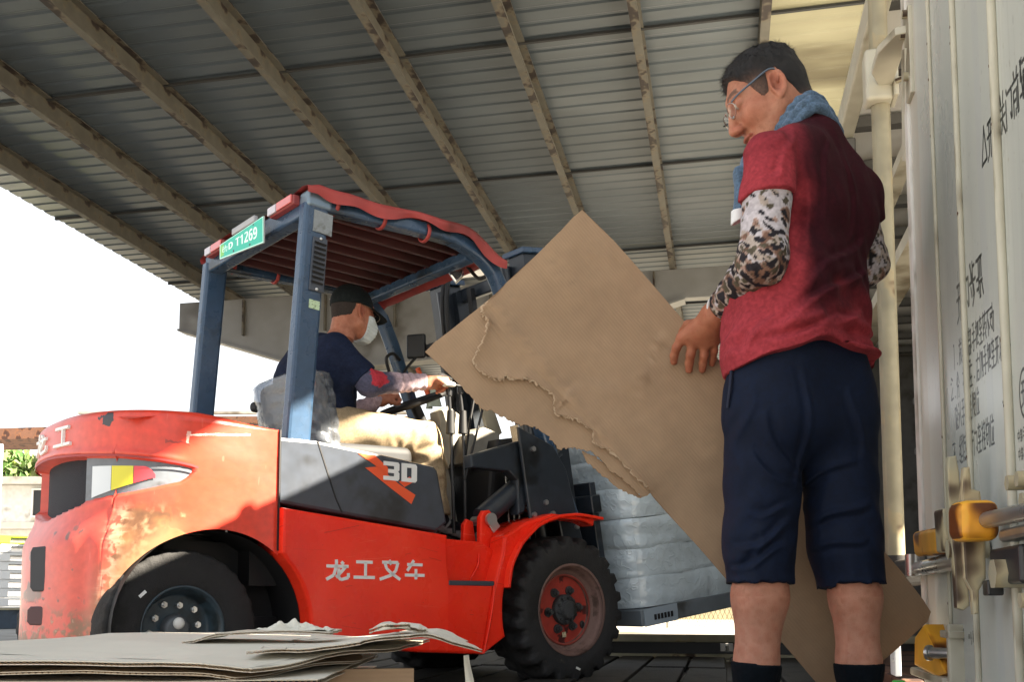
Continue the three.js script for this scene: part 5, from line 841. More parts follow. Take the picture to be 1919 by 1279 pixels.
    mesh('lens', lg, mat([.95, .97, 1], { roughness: .03, transmission: 1, thickness: 0 }), gl);
    mesh('nose_pad', ball(HF.out([.112, -.006, .012 * s]), .004, [1, 1.4, .6], 8), wire, gl);
  }
  mesh('bridge', tube([HF.out([.118, .012, -.010]), HF.out([.123, .016, 0]), HF.out([.118, .012, .010])], .0014, 10, 6), wire, gl);
  // towel round the neck, one end hanging in front of the shoulder
  const towelTex = tex(256, 256, (u, v) => { const n = TN[0](u, v, 32, 2), m = TN[3](u, v, 8, 3); const k = .55 + .5 * n + .2 * m; return [.27 * k + .05, .35 * k + .06, .45 * k + .06]; });
  const tw = mat([1, 1, 1], { map: repeat(towelTex, 9), roughness: 1, sheen: .8, sheenColor: new THREE.Color(.3, .4, .55), bumpMap: repeat(towelTex, 9), bumpScale: .004 });
  const tp = [[-.06, 1.51, -.12], [-.05, 1.53, -.05], [-.018, 1.580, .0], [.012, 1.620, .028], [.045, 1.635, .030], [.090, 1.615, -.005], [.122, 1.586, -.055], [.10, 1.57, -.12], [.02, 1.55, -.155]];
  const strand = (o) => new THREE.CatmullRomCurve3(tp.map(([a, b, c]) => new THREE.Vector3(a + o[0], b + o[1], c + o[2]))).getPoints(40).map((v) => v.toArray());
  const lanes = [[0, .013, -.004], [.004, -.006, .012], [.010, -.024, .018]].map(strand);
  const towel = mesh('towel', nets([-.2, 1.48, -.22], [.2, 1.70, .12], .0052, (p) => { let d = 9; lanes.forEach((l, i) => { let e = 9; for (let k = 0; k + 1 < l.length; k += 2) e = Math.min(e, cap(p, l[k], l[Math.min(k + 2, l.length - 1)], [.0155, .015, .013][i], [.0155, .015, .013][i])); d = smin(d, e, .0015); }); return d - .003 * noise(p[0] * 60, p[1] * 60, p[2] * 60) - .002 * Math.sin(p[0] * 90 + p[1] * 260); }), tw, P);
  mesh('towel_end', nets([-.22, 1.32, -.12], [-.03, 1.58, .08], .005, (p) => { let d = cap(p, [-.085, 1.53, -.05], [-.120, 1.46, .0], .022, .024); d = smin(d, cap(p, [-.120, 1.46, .0], [-.142, 1.345, .02], .021, .019), .02); return Math.max(d - .003 * Math.sin(p[0] * 190 + p[1] * 20), 1.357 - p[1]); }), tw, towel);
  mesh('white_border', nets([-.22, 1.30, -.06], [-.06, 1.40, .09], .004, (p) => Math.max(cap(p, [-.140, 1.36, .019], [-.144, 1.32, .02], .0200, .0185), 1.330 - p[1] + (p[0] + .14) * .5, p[1] - 1.358)), mat([.72, .73, .75], { roughness: .9 }), towel);
}
{ // ===== driver seated in the forklift (forklift axes, own top-level object) =====
  const S = [.50, .215, .135], D = thing('person', 'masked driver in black cap and navy T-shirt seated at the forklift controls', 'person', FO, FT);
  const H = headFrame([.985, 1.750, .0], [.985, -.10, -.10], [0, 1, 0]);
  const J = { sr: [.812, 1.485, .205], er: [.915, 1.355, .27], wr: [1.225, 1.408, .255], sl: [.83, 1.475, -.20], el: [1.03, 1.27, -.26], wl: [1.235, 1.385, -.12], hr: [.80, 1.175, .11], kr: [1.285, 1.165, .15], ar: [1.37, .80, .16], hl: [.80, 1.175, -.11], kl: [1.28, 1.165, -.16], al: [1.38, .80, -.15] };
  const neck = [.895, 1.585, 0];
  const torso = (p, g) => { let d = cap(p, [.80, 1.41, .11], [.80, 1.41, -.11], .132 + g, .132 + g); d = smin(d, cap(p, [.812, 1.515, .155], [.812, 1.515, -.155], .072 + g, .072 + g), .07); d = smin(d, cap(p, [.80, 1.22, .06], [.80, 1.22, -.06], .132 + g, .132 + g), .09); d = smin(d, ell(p, [.87, 1.26, 0], [.11 + g, .14 + g, .13 + g]), .07); return smin(d, cap(p, neck, [.815, 1.53, 0], .055 + g, .08 + g), .05); };
  const armR = (p, g = 0) => chain(p, [J.sr, J.er, J.wr], [.055 + g, .046 + g, .031 + g], .03), armL = (p, g = 0) => chain(p, [J.sl, J.el, J.wl], [.055 + g, .045 + g, .03 + g], .03);
  const legR = (p, g = 0) => chain(p, [J.hr, J.kr, J.ar], [.09 + g, .066 + g, .045 + g], .03), legL = (p, g = 0) => chain(p, [J.hl, J.kl, J.al], [.09 + g, .066 + g, .045 + g], .03);
  const bF = (p) => { let d = torso(p, -.02); for (const l of [armR, armL, legR, legL]) d = smin(d, l(p, -.010), .01); return smin(d, cap(p, neck, H.out([-.045, -.12, 0]), .056, .056), .03); };
  const hR = handGeo([1.225, 1.408, .255], [[1.295, 1.43, .275], [1.30, 1.425, .255], [1.298, 1.415, .238], [1.29, 1.405, .224]], [[[1.335, 1.435, .28], [1.35, 1.415, .278], [1.34, 1.40, .275]], [[1.345, 1.428, .258], [1.355, 1.405, .256], [1.342, 1.392, .255]], [[1.338, 1.415, .236], [1.348, 1.394, .238], [1.335, 1.384, .24]], [[1.325, 1.402, .22], [1.333, 1.386, .222], [1.322, 1.378, .225]]], [[1.245, 1.42, .275], [1.27, 1.425, .295], [1.30, 1.41, .30], [1.32, 1.40, .295]], S, .004);
  const hL = handGeo([1.235, 1.385, -.12], [[1.275, 1.40, -.09], [1.28, 1.405, -.105], [1.282, 1.405, -.12], [1.28, 1.40, -.135]], [[[1.305, 1.41, -.085], [1.32, 1.39, -.085], [1.31, 1.375, -.085]], [[1.312, 1.412, -.103], [1.325, 1.39, -.104], [1.312, 1.375, -.104]], [[1.312, 1.41, -.122], [1.324, 1.39, -.122], [1.312, 1.376, -.122]], [[1.306, 1.403, -.14], [1.316, 1.388, -.14], [1.306, 1.376, -.14]]], [[1.25, 1.39, -.10], [1.27, 1.375, -.085], [1.295, 1.37, -.08], [1.31, 1.372, -.08]], S, .005);
  mesh('body', [nets([.6, .74, -.36], [1.5, 1.72, .36], .013, bF, (p) => S.map((x) => x * (1 + .15 * fbm(p[0] * 20, p[1] * 20, p[2] * 20, 3)))), headGeo(H, S, .0045), hR, hL], skinM, D);
  const shF = (p) => { let d = torso(p, .004); d = smin(d, Math.max(cap(p, J.sr, J.er, .065, .063), dot3(sub3(p, J.er), norm3(sub3(J.er, J.sr))) + .035), .03); d = smin(d, Math.max(cap(p, J.sl, J.el, .065, .063), dot3(sub3(p, J.el), norm3(sub3(J.el, J.sl))) + .06), .03); d -= .008 * noise(p[0] * 12, p[1] * 16, p[2] * 10) + .004 * Math.sin((p[1] + p[0] * .7) * 70 + 4 * noise(p[0] * 8, p[1] * 8, p[2] * 8)) * smooth(.1, .4, noise(p[0] * 7, p[1] * 7, p[2] * 7) + .2); return smax(Math.max(d, 1.185 - p[1]), -cap(p, neck, H.out([-.04, -.06, 0]), .06, .062), .006); };
  mesh('t_shirt', nets([.6, 1.15, -.36], [1.1, 1.68, .38], .0085, shF, (p) => [.014, .021, .048].map((x) => x * (1 + .3 * fbm(p[0] * 25, p[1] * 25, p[2] * 25, 3)))), clothMat({ sheenColor: new THREE.Color(.12, .16, .3) }), D);
  const slv = (a) => (p) => Math.max(a(p, .008) - .006 * noise(p[0] * 26, p[1] * 30, p[2] * 26) - .003 * Math.sin(p[0] * 150 + 4 * noise(p[0] * 12, p[1] * 12, p[2] * 12)) * smooth(.95, 1.1, p[0]), p[0] - 1.222, dot3(sub3(p, a === armR ? J.er : J.el), norm3(a === armR ? sub3(J.sr, J.er) : sub3(J.sl, J.el))) - .06);
  const slc = (p) => { const n = fbm(p[0] * 14, p[1] * 14, p[2] * 14, 3), t = smooth(.98, 1.08, p[0] + n * .12); let c = mix3([.10, .10, .155], [.56, .42, .46], t); if (Math.hypot(p[0] - .935, (p[1] - 1.385) * .9, p[2] - .32) + n * .05 < .045) c = [.55, .05, .07]; return c; };  // paler past the elbow: sunlit forearm put into the sleeve colour
  mesh('arm_sleeve', nets([.75, 1.2, .12], [1.26, 1.56, .4], .0065, slv(armR), slc), clothMat(), D); mesh('arm_sleeve', nets([.75, 1.15, -.4], [1.26, 1.56, -.03], .008, slv(armL), slc), clothMat(), D);
  const trF = (p) => { let d = smin(legR(p, .024), legL(p, .024), .03); d = smin(d, cap(p, [.79, 1.15, .08], [.79, 1.15, -.08], .115, .115), .05); const k = Math.hypot(p[0] - 1.28, p[1] - 1.15); d -= .008 * noise(p[0] * 9, p[1] * 14, p[2] * 9) + .005 * Math.sin(k * 90 + 4 * noise(p[0] * 9, p[1] * 9, p[2] * 9)) * smooth(.3, .05, k) + .006 * noise(p[0] * 22, p[1] * 12, p[2] * 20) * smooth(1.05, .9, p[1]); return Math.max(d, .80 - p[1], p[1] - 1.262 + (p[0] - .8) * .05); };
  mesh('trousers', nets([.62, .76, -.32], [1.48, 1.3, .32], .0095, trF, (p) => [.42, .32, .20].map((x) => x * (1 + .16 * fbm(p[0] * 20, p[1] * 20, p[2] * 20, 3)))), clothMat({ sheen: .2 }), D);
  mesh('belt', nets([.62, 1.16, -.3], [1.0, 1.26, .3], .009, (p) => Math.max(torso(p, .012), Math.abs(p[1] - 1.205) - .018), () => [.04, .03, .025]), clothMat({ roughness: .5 }), D);
  for (const a of [J.ar, J.al]) mesh('shoe', nets([a[0] - .12, .62, a[2] - .1], [a[0] + .28, .86, a[2] + .1], .009, (p) => smin(cap(p, [a[0] - .01, .765, a[2]], [a[0] + .16, .725, a[2]], .046, .038), cap(p, [a[0], .79, a[2]], [a[0], .83, a[2]], .05, .05), .03), (p) => (Math.abs(p[1] - .735 + (p[0] - a[0]) * .2) < .012 || Math.abs((p[0] - a[0] - .05) - (p[1] - .77) * .8) < .008 ? [.55, .55, .55] : [.015, .013, .018])), clothMat({ roughness: .6 }), D);
  // cap, hair, glasses, mask
  const crownF = (q) => Math.max(ell(q, [-.004, .034, 0], [.110, .102, .086]), .026 - .12 * Math.max(0, -q[0]) - q[1]);
  const brimF = (q) => { const c = q[0] - .05, y = q[1] - .046 + c * .32 + q[2] * q[2] * 3.2; return Math.max(Math.abs(y) - .004, Math.hypot(c / 1.0, q[2] / .82) - .138, -c); };
  const capm = mesh('cap', nets(H.o.map((x) => x - .2), H.o.map((x) => x + .2), .0048, (p) => { const q = H.to(p); return Math.min(crownF(q), brimF(q)); }, (p) => { const q = H.to(p); return [.012, .017, .018].map((x) => x * (1 + .3 * noise(q[0] * 60, q[1] * 60, q[2] * 60))); }), clothMat({ roughness: .75 }), D);
  mesh('cap_strap', [bar(H.out([-.095, .045, .045]), H.out([-.07, .04, .066]), .012, .004)], mat([.35, .36, .36], { roughness: .4 }), capm);
  mesh('hair', nets(H.o.map((x) => x - .14), H.o.map((x) => x + .14), .0055, (p) => { const q = H.to(p); return Math.max(headField(q) - .0015, q[1] - .05, -.02 + q[0] * .35 - q[1], q[0] + .028 + .3 * Math.abs(q[1] - .02)); }, () => [.05, .042, .038]), clothMat({ roughness: .9 }), D);
  const maskM = mat([.62, .70, .72], { roughness: .9, bumpMap: repeat(clothBump, 30), bumpScale: .001 });
  const mk = mesh('face_mask', nets(H.o.map((x) => x - .18), H.o.map((x) => x + .18), .0042, (p) => { const q = H.to(p), d = smin(headField(q), ell(q, [.10, -.055, 0], [.040, .05, .045]), .02); return Math.max(d - .006 - .0012 * Math.sin(q[1] * 420), q[1] + .012 - (Math.abs(q[2]) < .02 ? .012 : 0), -.128 - q[1], .050 - q[0], ); }), maskM, D);
  for (const [a, b] of [[[.052, -.02, .060], [.004, .020, .083]], [[.052, -.105, .045], [-.002, -.035, .080]]]) mesh('ear_loop', tube([H.out(a), H.out([lerp(a[0], b[0], .5), lerp(a[1], b[1], .5), Math.max(a[2], b[2]) - .002]), H.out(b)], .002, 12, 6), mat([.8, .8, .8], { roughness: .8 }), mk);
  const wire = mat([.30, .24, .18], { roughness: .3, metalness: .8 }), g = new THREE.Group(); g.name = 'glasses'; D.add(g);
  for (const s of [1, -1]) { mesh('temple_arm', tube([[-.01, .022, .084], [.05, .022, .080], [.118, .008, .062]].map(([a, b, c]) => H.out([a, b, c * s])), .002, 16, 6), wire, g); mesh('lens_rim', tube(Array.from({ length: 25 }, (_, i) => { const a = i / 24 * TAU; return H.out([.122, .0 + Math.sin(a) * .017, (.034 + Math.cos(a) * .026) * s]); }), .0015, 32, 6), wire, g); }
}

// ---------- cardboard ----------
const flute = tex(512, 512, (u, v) => { const a = TN[0](u, v, 3, 6), b = TN[1](u, v, 24, 2), l = .5 + .5 * Math.sin(v * TAU * 80), f = TN[2](u, v, 2, 3); const k = .86 + .10 * a + .05 * b + .018 * l - .04 * smooth(.6, .75, f); return [.80 * k, .675 * k, .55 * k]; });
const fluteBump = tex(512, 512, (u, v) => .5 + .22 * Math.sin(v * TAU * 80) + .28 * TN[3](u, v, 6, 5), false);
const cardM = mat([.60, .59, .57], { map: repeat(flute, 1.6), roughness: .88, bumpMap: repeat(fluteBump, 1.6), bumpScale: .0007 });
const cardPale = mat([.82, .82, .82], { map: repeat(tex(512, 512, (u, v) => { const a = TN[2](u, v, 3, 6), b = TN[0](u, v, 20, 2), k = .92 + .08 * a + .03 * b; return [.90 * k, .875 * k, .81 * k]; }), 1.4), roughness: .9, bumpMap: repeat(mottle, 3), bumpScale: .0008 });
const cardEdge = mat([.55, .49, .40], { map: repeat(flute, 5), roughness: .95 });
{
  // torn sheet: the long axis runs down to the right; axes a (along) and b (across) in the sheet plane
  const Sh = thing('cardboard_sheet', 'large torn brown corrugated cardboard sheet held by the standing person, leaning to the container door', 'cardboard', [.705, .36, -2.64], .035);
  const W2 = (q) => [q[0] - .705, q[1] - .36];
  const front = [[0.191,1.456,-2.64],[0.276,1.373,-2.64],[0.373,1.264,-2.64],[0.466,1.153,-2.64],[0.58,1.022,-2.64],[0.75,0.82,-2.64],[0.917,0.614,-2.64],[1.04,0.464,-2.64],[1.092,0.393,-2.64],[1.111,0.361,-2.64],[1.101,0.335,-2.64],[1.049,0.291,-2.64],[0.976,0.231,-2.64],[0.85,0.122,-2.64],[0.798,0.182,-2.64],[0.722,0.273,-2.64],[0.651,0.361,-2.64],[0.57,0.45,-2.64],[0.5,0.533,-2.64],[0.432,0.609,-2.64],[0.376,0.672,-2.64]].map(W2);
  const tear = [[0.365,0.689,-2.64],[0.353,0.708,-2.64],[0.333,0.721,-2.64],[0.314,0.744,-2.64],[0.299,0.756,-2.64],[0.274,0.788,-2.64],[0.264,0.795,-2.64],[0.231,0.805,-2.64],[0.219,0.824,-2.64],[0.219,0.843,-2.64],[0.199,0.858,-2.64],[0.188,0.872,-2.64],[0.159,0.883,-2.64],[0.144,0.887,-2.64],[0.118,0.893,-2.64],[0.116,0.905,-2.64],[0.11,0.916,-2.64],[0.116,0.931,-2.64],[0.101,0.956,-2.64],[0.084,0.966,-2.64],[0.065,0.978,-2.64],[0.036,0.99,-2.64],[0.017,0.987,-2.64],[0,0.99,-2.64],[-0.014,0.996,-2.64],[-0.032,0.984,-2.64],[-0.051,0.99,-2.64],[-0.07,1.001,-2.64],[-0.097,1.019,-2.64],[-0.105,1.037,-2.64],[-0.093,1.061,-2.64],[-0.076,1.096,-2.64],[-0.066,1.126,-2.64],[-0.064,1.148,-2.64],[-0.08,1.163,-2.64],[-0.08,1.178,-2.64],[-0.061,1.2,-2.64]].map(W2);
  const R = rng(9), jag = (pts, amp, n = 5) => { const r = []; pts.forEach((p, i) => { if (!i) { r.push(p); return; } const a = pts[i - 1]; for (let k = 1; k <= n; k++) { const t = k / n; r.push([lerp(a[0], p[0], t) + (k < n ? (R() - .5) * amp : 0), lerp(a[1], p[1], t) + (k < n ? (R() - .5) * amp : 0)]); } }); return r; };
  const ax = norm3([...sub3([...front[9], 0], [...front[0], 0])]);   // along the sheet
  const bend = (g, k0) => { const p = g.attributes.position; for (let i = 0; i < p.count; i++) { const x = p.getX(i), y = p.getY(i), a = x * ax[0] + y * ax[1], b = -x * ax[1] + y * ax[0]; p.setZ(i, p.getZ(i) + .012 * Math.sin(a * 3.1 + .6) + .010 * Math.sin(b * 6) + .006 * noise(a * 4, b * 5, k0) + .0035 * noise(a * 11, b * 12, k0)); } g.computeVertexNormals(); return g; };
  // triangulated sheet with inner points: fine grid clipped by an outline
  function inside(pt, poly) { let c = false; for (let i = 0, j = poly.length - 1; i < poly.length; j = i++) if ((poly[i][1] > pt[1]) !== (poly[j][1] > pt[1]) && pt[0] < (poly[j][0] - poly[i][0]) * (pt[1] - poly[i][1]) / (poly[j][1] - poly[i][1]) + poly[i][0]) c = !c; return c; }
  const segd = (p, poly) => { let d = 9; for (let i = 0, j = poly.length - 1; i < poly.length; j = i++) d = Math.min(d, cap([p[0], p[1], 0], [...poly[j], 0], [...poly[i], 0], 0, 0)); return d; };
  function sheet(poly, z, t, k0, zf = () => 0) {   // a slab following the outline, with a bent surface
    const xs = poly.map((p) => p[0]), ys = poly.map((p) => p[1]), lo = [Math.min(...xs) - .02, Math.min(...ys) - .02], hi = [Math.max(...xs) + .02, Math.max(...ys) + .02];
    const g = new THREE.ShapeGeometry(shape(poly)); let q = g.toNonIndexed();
    for (let it = 0; it < 9; it++) {   // split long edges so that the sheet can bend
      const p = q.attributes.position, o = []; let any = false;
      for (let i = 0; i < p.count; i += 3) { const v = [0, 1, 2].map((n) => [p.getX(i + n), p.getY(i + n)]), L = [0, 1, 2].map((n) => Math.hypot(v[n][0] - v[(n + 1) % 3][0], v[n][1] - v[(n + 1) % 3][1])), m = L.indexOf(Math.max(...L)); if (L[m] < .011) { v.forEach((a) => o.push(...a, 0)); continue; } any = true; const A = v[m], B = v[(m + 1) % 3], C = v[(m + 2) % 3], M2 = [(A[0] + B[0]) / 2, (A[1] + B[1]) / 2]; o.push(...A, 0, ...M2, 0, ...C, 0, ...M2, 0, ...B, 0, ...C, 0); }
      q = new THREE.BufferGeometry(); q.setAttribute('position', new THREE.Float32BufferAttribute(o, 3)); if (!any) break;
    }
    const height = (x, y) => { let cs = 0; for (const [p0, p1, A, w] of CR) { const dx = p1[0] - p0[0], dy = p1[1] - p0[1], l2 = dx * dx + dy * dy, u = ((x - p0[0]) * dx + (y - p0[1]) * dy) / l2; if (u < 0 || u > 1) continue; const d = ((x - p0[0]) * dy - (y - p0[1]) * dx) / Math.sqrt(l2); cs += A * Math.exp(-((d / w) ** 2)) * smooth(0, .12, u) * smooth(1, .88, u); } const a = x * ax[0] + y * ax[1], b = -x * ax[1] + y * ax[0]; return z + cs + .012 * Math.sin(a * 3.1 + .6) + .009 * Math.sin(b * 6) + .006 * noise(a * 4, b * 5, k0) + .003 * noise(a * 11, b * 12, k0) + zf(x, y); };
    const p = q.attributes.position, n = p.count, pos = [], uv = [], nor = [], add = (x, y, dz, s) => { const h = height(x, y), e = .004, nx = -(height(x + e, y) - height(x - e, y)) / (2 * e), ny = -(height(x, y + e) - height(x, y - e)) / (2 * e), l = Math.hypot(nx, ny, 1); pos.push(x, y, h + dz); nor.push(s * nx / l, s * ny / l, s / l); uv.push(x * ax[0] + y * ax[1], -x * ax[1] + y * ax[0]); };
    for (let i = 0; i < n; i++) add(p.getX(i), p.getY(i), 0, 1); for (let i = 0; i < n; i += 3) for (const k of [0, 2, 1]) add(p.getX(i + k), p.getY(i + k), -t, -1);
    const f = new THREE.BufferGeometry(); f.setAttribute('position', new THREE.Float32BufferAttribute(pos, 3)); f.setAttribute('normal', new THREE.Float32BufferAttribute(nor, 3)); f.setAttribute('uv', new THREE.Float32BufferAttribute(uv, 2));
    const ep = [], eu = []; poly.forEach((a, i) => { const b = poly[(i + 1) % poly.length], ha = height(...a), hb = height(...b); const A = [a[0], a[1], ha], B = [b[0], b[1], hb], C = [b[0], b[1], hb - t], D2 = [a[0], a[1], ha - t]; ep.push(...A, ...B, ...C, ...A, ...C, ...D2); eu.push(0, 0, .1, 0, .1, .02, 0, 0, .1, .02, 0, .02); });
    const e = new THREE.BufferGeometry(); e.setAttribute('position', new THREE.Float32BufferAttribute(ep, 3)); e.setAttribute('uv', new THREE.Float32BufferAttribute(eu, 2)); e.computeVertexNormals(); return [f, e];
  }
  const cr = (q, A, w) => [W2(q[0]), W2(q[1]), A, w];
  const CR = [cr([[0.123,0.907,-2.64],[0.197,0.996,-2.64]], 0.0036, 0.00434), cr([[0.197,0.996,-2.64],[0.347,0.946,-2.64]], -0.0024, 0.00496), cr([[0.34,0.941,-2.64],[0.415,1.126,-2.64]], 0.003, 0.0062), cr([[0.076,1.35,-2.64],[0.204,1.208,-2.64]], -0.0018, 0.0031), cr([[-0.018,1.238,-2.64],[0.124,1.096,-2.64]], -0.0018, 0.0031), cr([[-0.08,1.155,-2.64],[0.036,1.022,-2.64]], -0.0015, 0.0031), cr([[0.19,1.245,-2.64],[0.298,1.126,-2.64]], -0.0009, 0.0031), cr([[0.246,0.941,-2.64],[0.418,0.781,-2.64]], -0.0012, 0.00372), cr([[0.363,1.022,-2.64],[0.434,0.956,-2.64]], 0.0012, 0.0031), cr([[0.183,1.338,-2.64],[0.286,1.32,-2.64]], 0.0018, 0.00434), cr([[-0.061,1.193,-2.64],[-0.07,1.096,-2.64]], 0.0024, 0.00496), cr([[0.34,0.919,-2.64],[0.419,0.897,-2.64]], 0.0018, 0.00558), cr([[0.347,0.875,-2.64],[0.426,0.861,-2.64]], 0.0012, 0.00496), cr([[0.422,1.096,-2.64],[0.493,1.007,-2.64]], -0.0018, 0.00744), cr([[0.49,0.817,-2.64],[0.547,0.744,-2.64]], 0.0012, 0.00744)];
  const backP = [[0.176,1.438,-2.64],[0.322,1.305,-2.64],[0.559,1.022,-2.64],[0.6,0.514,-2.64],[0.557,0.507,-2.64],[0.508,0.571,-2.64],[0.451,0.636,-2.64],[0.402,0.694,-2.64],[0.352,0.669,-2.64],[0.339,0.678,-2.64],[0.309,0.708,-2.64],[0.285,0.73,-2.64],[0.259,0.747,-2.64],[0.242,0.77,-2.64],[0.216,0.791,-2.64],[0.187,0.799,-2.64],[0.161,0.805,-2.64],[0.13,0.799,-2.64],[0.089,0.843,-2.64],[0.058,0.861,-2.64],[0.022,0.866,-2.64],[-0.014,0.881,-2.64],[-0.051,0.902,-2.64],[-0.08,0.907,-2.64],[-0.101,0.931,-2.64],[-0.142,0.975,-2.64],[-0.189,1.022,-2.64],[-0.235,1.063,-2.64],[-0.211,1.089,-2.64],[-0.167,1.123,-2.64],[-0.08,1.193,-2.64],[0,1.263,-2.64],[0.088,1.35,-2.64]].map(W2);
  const bp = jag(backP.slice(4, 26), .007, 8), back = [...backP.slice(0, 4), ...bp, ...backP.slice(26)];
  const tearJ = jag(tear, .010, 6);
  const frontOutline = [...front, ...tearJ, ...[[-0.015,1.253,-2.64],[0.066,1.328,-2.64],[0.132,1.395,-2.64],[0.165,1.433,-2.64]].map(W2)];
  const curl = (x, y) => { const d = segd([x, y], tear); return .011 * Math.exp(-d / .022) + .022 * Math.exp(-(((x - front[0][0] + .0) ** 2 + (y - front[0][1]) ** 2) / .004)) * 0; };
  const [ff, fe] = sheet(frontOutline, .002, .004, 3, curl), [bf, be] = sheet(back, -.003, .005, 3, () => -.002);
  mesh('front_ply', ff, cardM, Sh, true); mesh('front_ply_edge', fe, cardEdge, Sh, true);
  { // the torn paper skin sticks out as a pale ragged fringe below the tear
    const P = [], n = tearJ.length; for (let i = 1; i < n - 1; i++) { const a = tearJ[i - 1], b = tearJ[i + 1], p = tearJ[i], l = Math.hypot(b[0] - a[0], b[1] - a[1]) || 1; let nx = (b[1] - a[1]) / l, ny = -(b[0] - a[0]) / l; if (inside([p[0] + nx * .012, p[1] + ny * .012], frontOutline)) { nx = -nx; ny = -ny; } const w = .0005 + .004 * Math.max(0, noise(i * .21, 2, 7) + .25) + R() * .0035; P.push([p[0] + nx * w, p[1] + ny * w]); }
    const inner = tearJ.slice(1, n - 1).map((p, i) => [p[0] - (P[i][0] - p[0]) * .8, p[1] - (P[i][1] - p[1]) * .8]).reverse();
    const [pf, pe] = sheet([...P, ...inner], .0005, .0008, 3, curl); mesh('peeled_fringe', [pf, pe], mat([.43, .32, .22], { roughness: .95 }), Sh, true);
  }
  mesh('back_ply', bf, cardM, Sh, true); mesh('back_ply_edge', be, cardEdge, Sh, true);
  const under = jag([[0.19,0.797,-2.64],[0.219,0.785,-2.64],[0.252,0.762,-2.64],[0.288,0.733,-2.64],[0.319,0.712,-2.64],[0.352,0.669,-2.64],[0.316,0.679,-2.64],[0.273,0.708,-2.64],[0.23,0.744,-2.64],[0.202,0.77,-2.64]].map(W2), .006, 7), [uf, ue] = sheet(under, -.018, .004, 5);
  mesh('torn_under_flap', uf, cardM, Sh, true); mesh('torn_edge', ue, cardEdge, Sh, true);
}
{
  // pile of flattened cartons at the lower left; sheets lie on each other
  const R = rng(41);
  function carton(pts, y, t, wav, seed, edgeN = 5, jagA = .004) {   // outline in world x,z ; returns [faces, edges]
    const out = []; pts.forEach((p, i) => { const q = pts[(i + 1) % pts.length]; for (let k = 0; k < edgeN; k++) { const s = k / edgeN; out.push([lerp(p[0], q[0], s) + (R() - .5) * jagA, lerp(p[1], q[1], s) + (R() - .5) * jagA]); } });
    const g = new THREE.ShapeGeometry(shape(out)).toNonIndexed(); let q = g;
    for (let it = 0; it < 6; it++) { const p = q.attributes.position, o = []; for (let i = 0; i < p.count; i += 3) { const v = [0, 1, 2].map((n) => [p.getX(i + n), p.getY(i + n)]), L = [0, 1, 2].map((n) => Math.hypot(v[n][0] - v[(n + 1) % 3][0], v[n][1] - v[(n + 1) % 3][1])), m = L.indexOf(Math.max(...L)); if (L[m] < .05) { v.forEach((a) => o.push(...a, 0)); continue; } const A = v[m], B = v[(m + 1) % 3], C = v[(m + 2) % 3], M2 = [(A[0] + B[0]) / 2, (A[1] + B[1]) / 2]; o.push(...A, 0, ...M2, 0, ...C, 0, ...M2, 0, ...B, 0, ...C, 0); } q = new THREE.BufferGeometry(); q.setAttribute('position', new THREE.Float32BufferAttribute(o, 3)); }
    const hgt = (x, z) => y + wav(x, z) + .002 * noise(x * 9, z * 9, seed), pos = [], uv = [], p = q.attributes.position;
    for (const [d, ord] of [[0, [0, 2, 1]], [-t, [0, 1, 2]]]) for (let i = 0; i < p.count; i += 3) for (const k of ord) { const x = p.getX(i + k), z = p.getY(i + k); pos.push(x, hgt(x, z) + d, z); uv.push(x, z); }
    const f = new THREE.BufferGeometry(); f.setAttribute('position', new THREE.Float32BufferAttribute(pos, 3)); f.setAttribute('uv', new THREE.Float32BufferAttribute(uv, 2)); f.computeVertexNormals();
    const strips = [[0, .0009], [-t + .0009, .0009]], ep = []; const wall = (a, b, y0, y1, inset) => { const A = [a[0], hgt(...a) + y0, a[1]], B = [b[0], hgt(...b) + y0, b[1]], C = [b[0], hgt(...b) + y1, b[1]], D = [a[0], hgt(...a) + y1, a[1]]; ep.push(...A, ...B, ...C, ...A, ...C, ...D); };
    out.forEach((a, i) => { const b = out[(i + 1) % out.length]; wall(a, b, 0, -.0012); wall(a, b, -t + .0012, -t); });
    // the wavy inner ply between the two liners
    const wp = []; out.forEach((a, i) => { const b = out[(i + 1) % out.length], L = Math.hypot(b[0] - a[0], b[1] - a[1]), n = Math.max(1, Math.round(L / .004)); for (let k = 0; k < n; k++) { const s0 = k / n, s1 = (k + 1) / n, P = (s, up) => { const x = lerp(a[0], b[0], s), z = lerp(a[1], b[1], s); return [x, hgt(x, z) - (up ? .0012 : t - .0012), z]; }; const A = P(s0, k % 2), B = P(s1, !(k % 2)), A2 = [A[0], A[1] - .0008, A[2]], B2 = [B[0], B[1] - .0008, B[2]]; wp.push(...A, ...B, ...B2, ...A, ...B2, ...A2); } });
    const e = new THREE.BufferGeometry(); e.setAttribute('position', new THREE.Float32BufferAttribute(ep, 3)); e.computeVertexNormals(); const w = new THREE.BufferGeometry(); w.setAttribute('position', new THREE.Float32BufferAttribute(wp, 3)); w.computeVertexNormals();
    return [f, e, w];
  }
  const edgeM = mat([.52, .47, .39], { roughness: .95 });
  const add = (label, pts, y, t, wav, seed, m = cardPale, n = 6, j = .004) => { const o = thing('flattened_carton', label, 'cardboard'); const [f, e, w] = carton(pts, y, t, wav, seed, n, j); const s = mesh('sheet', f, m, o, true); mesh('liner_edge', e, edgeM, s); mesh('fluted_core', w, cardEdge, s).userData.kind = 'stuff'; return o; };
  const flat = () => 0;
  // base stack under the picture's lower edge
  const rows = ['lowest', 'second lowest', 'third lowest', 'fourth lowest', 'fifth lowest'];
  for (let k = 0; k < 5; k++) add(`thick flattened carton, ${rows[k]} in the cardboard pile at the lower left`, [[-1.25 + R() * .03, -1.32 - R() * .02], [-.30 + R() * .05, -1.33], [-.29 + R() * .03, -2.1], [-1.25, -2.12]], .045 + k * .045, .042, flat, k + 3, cardM, 3);
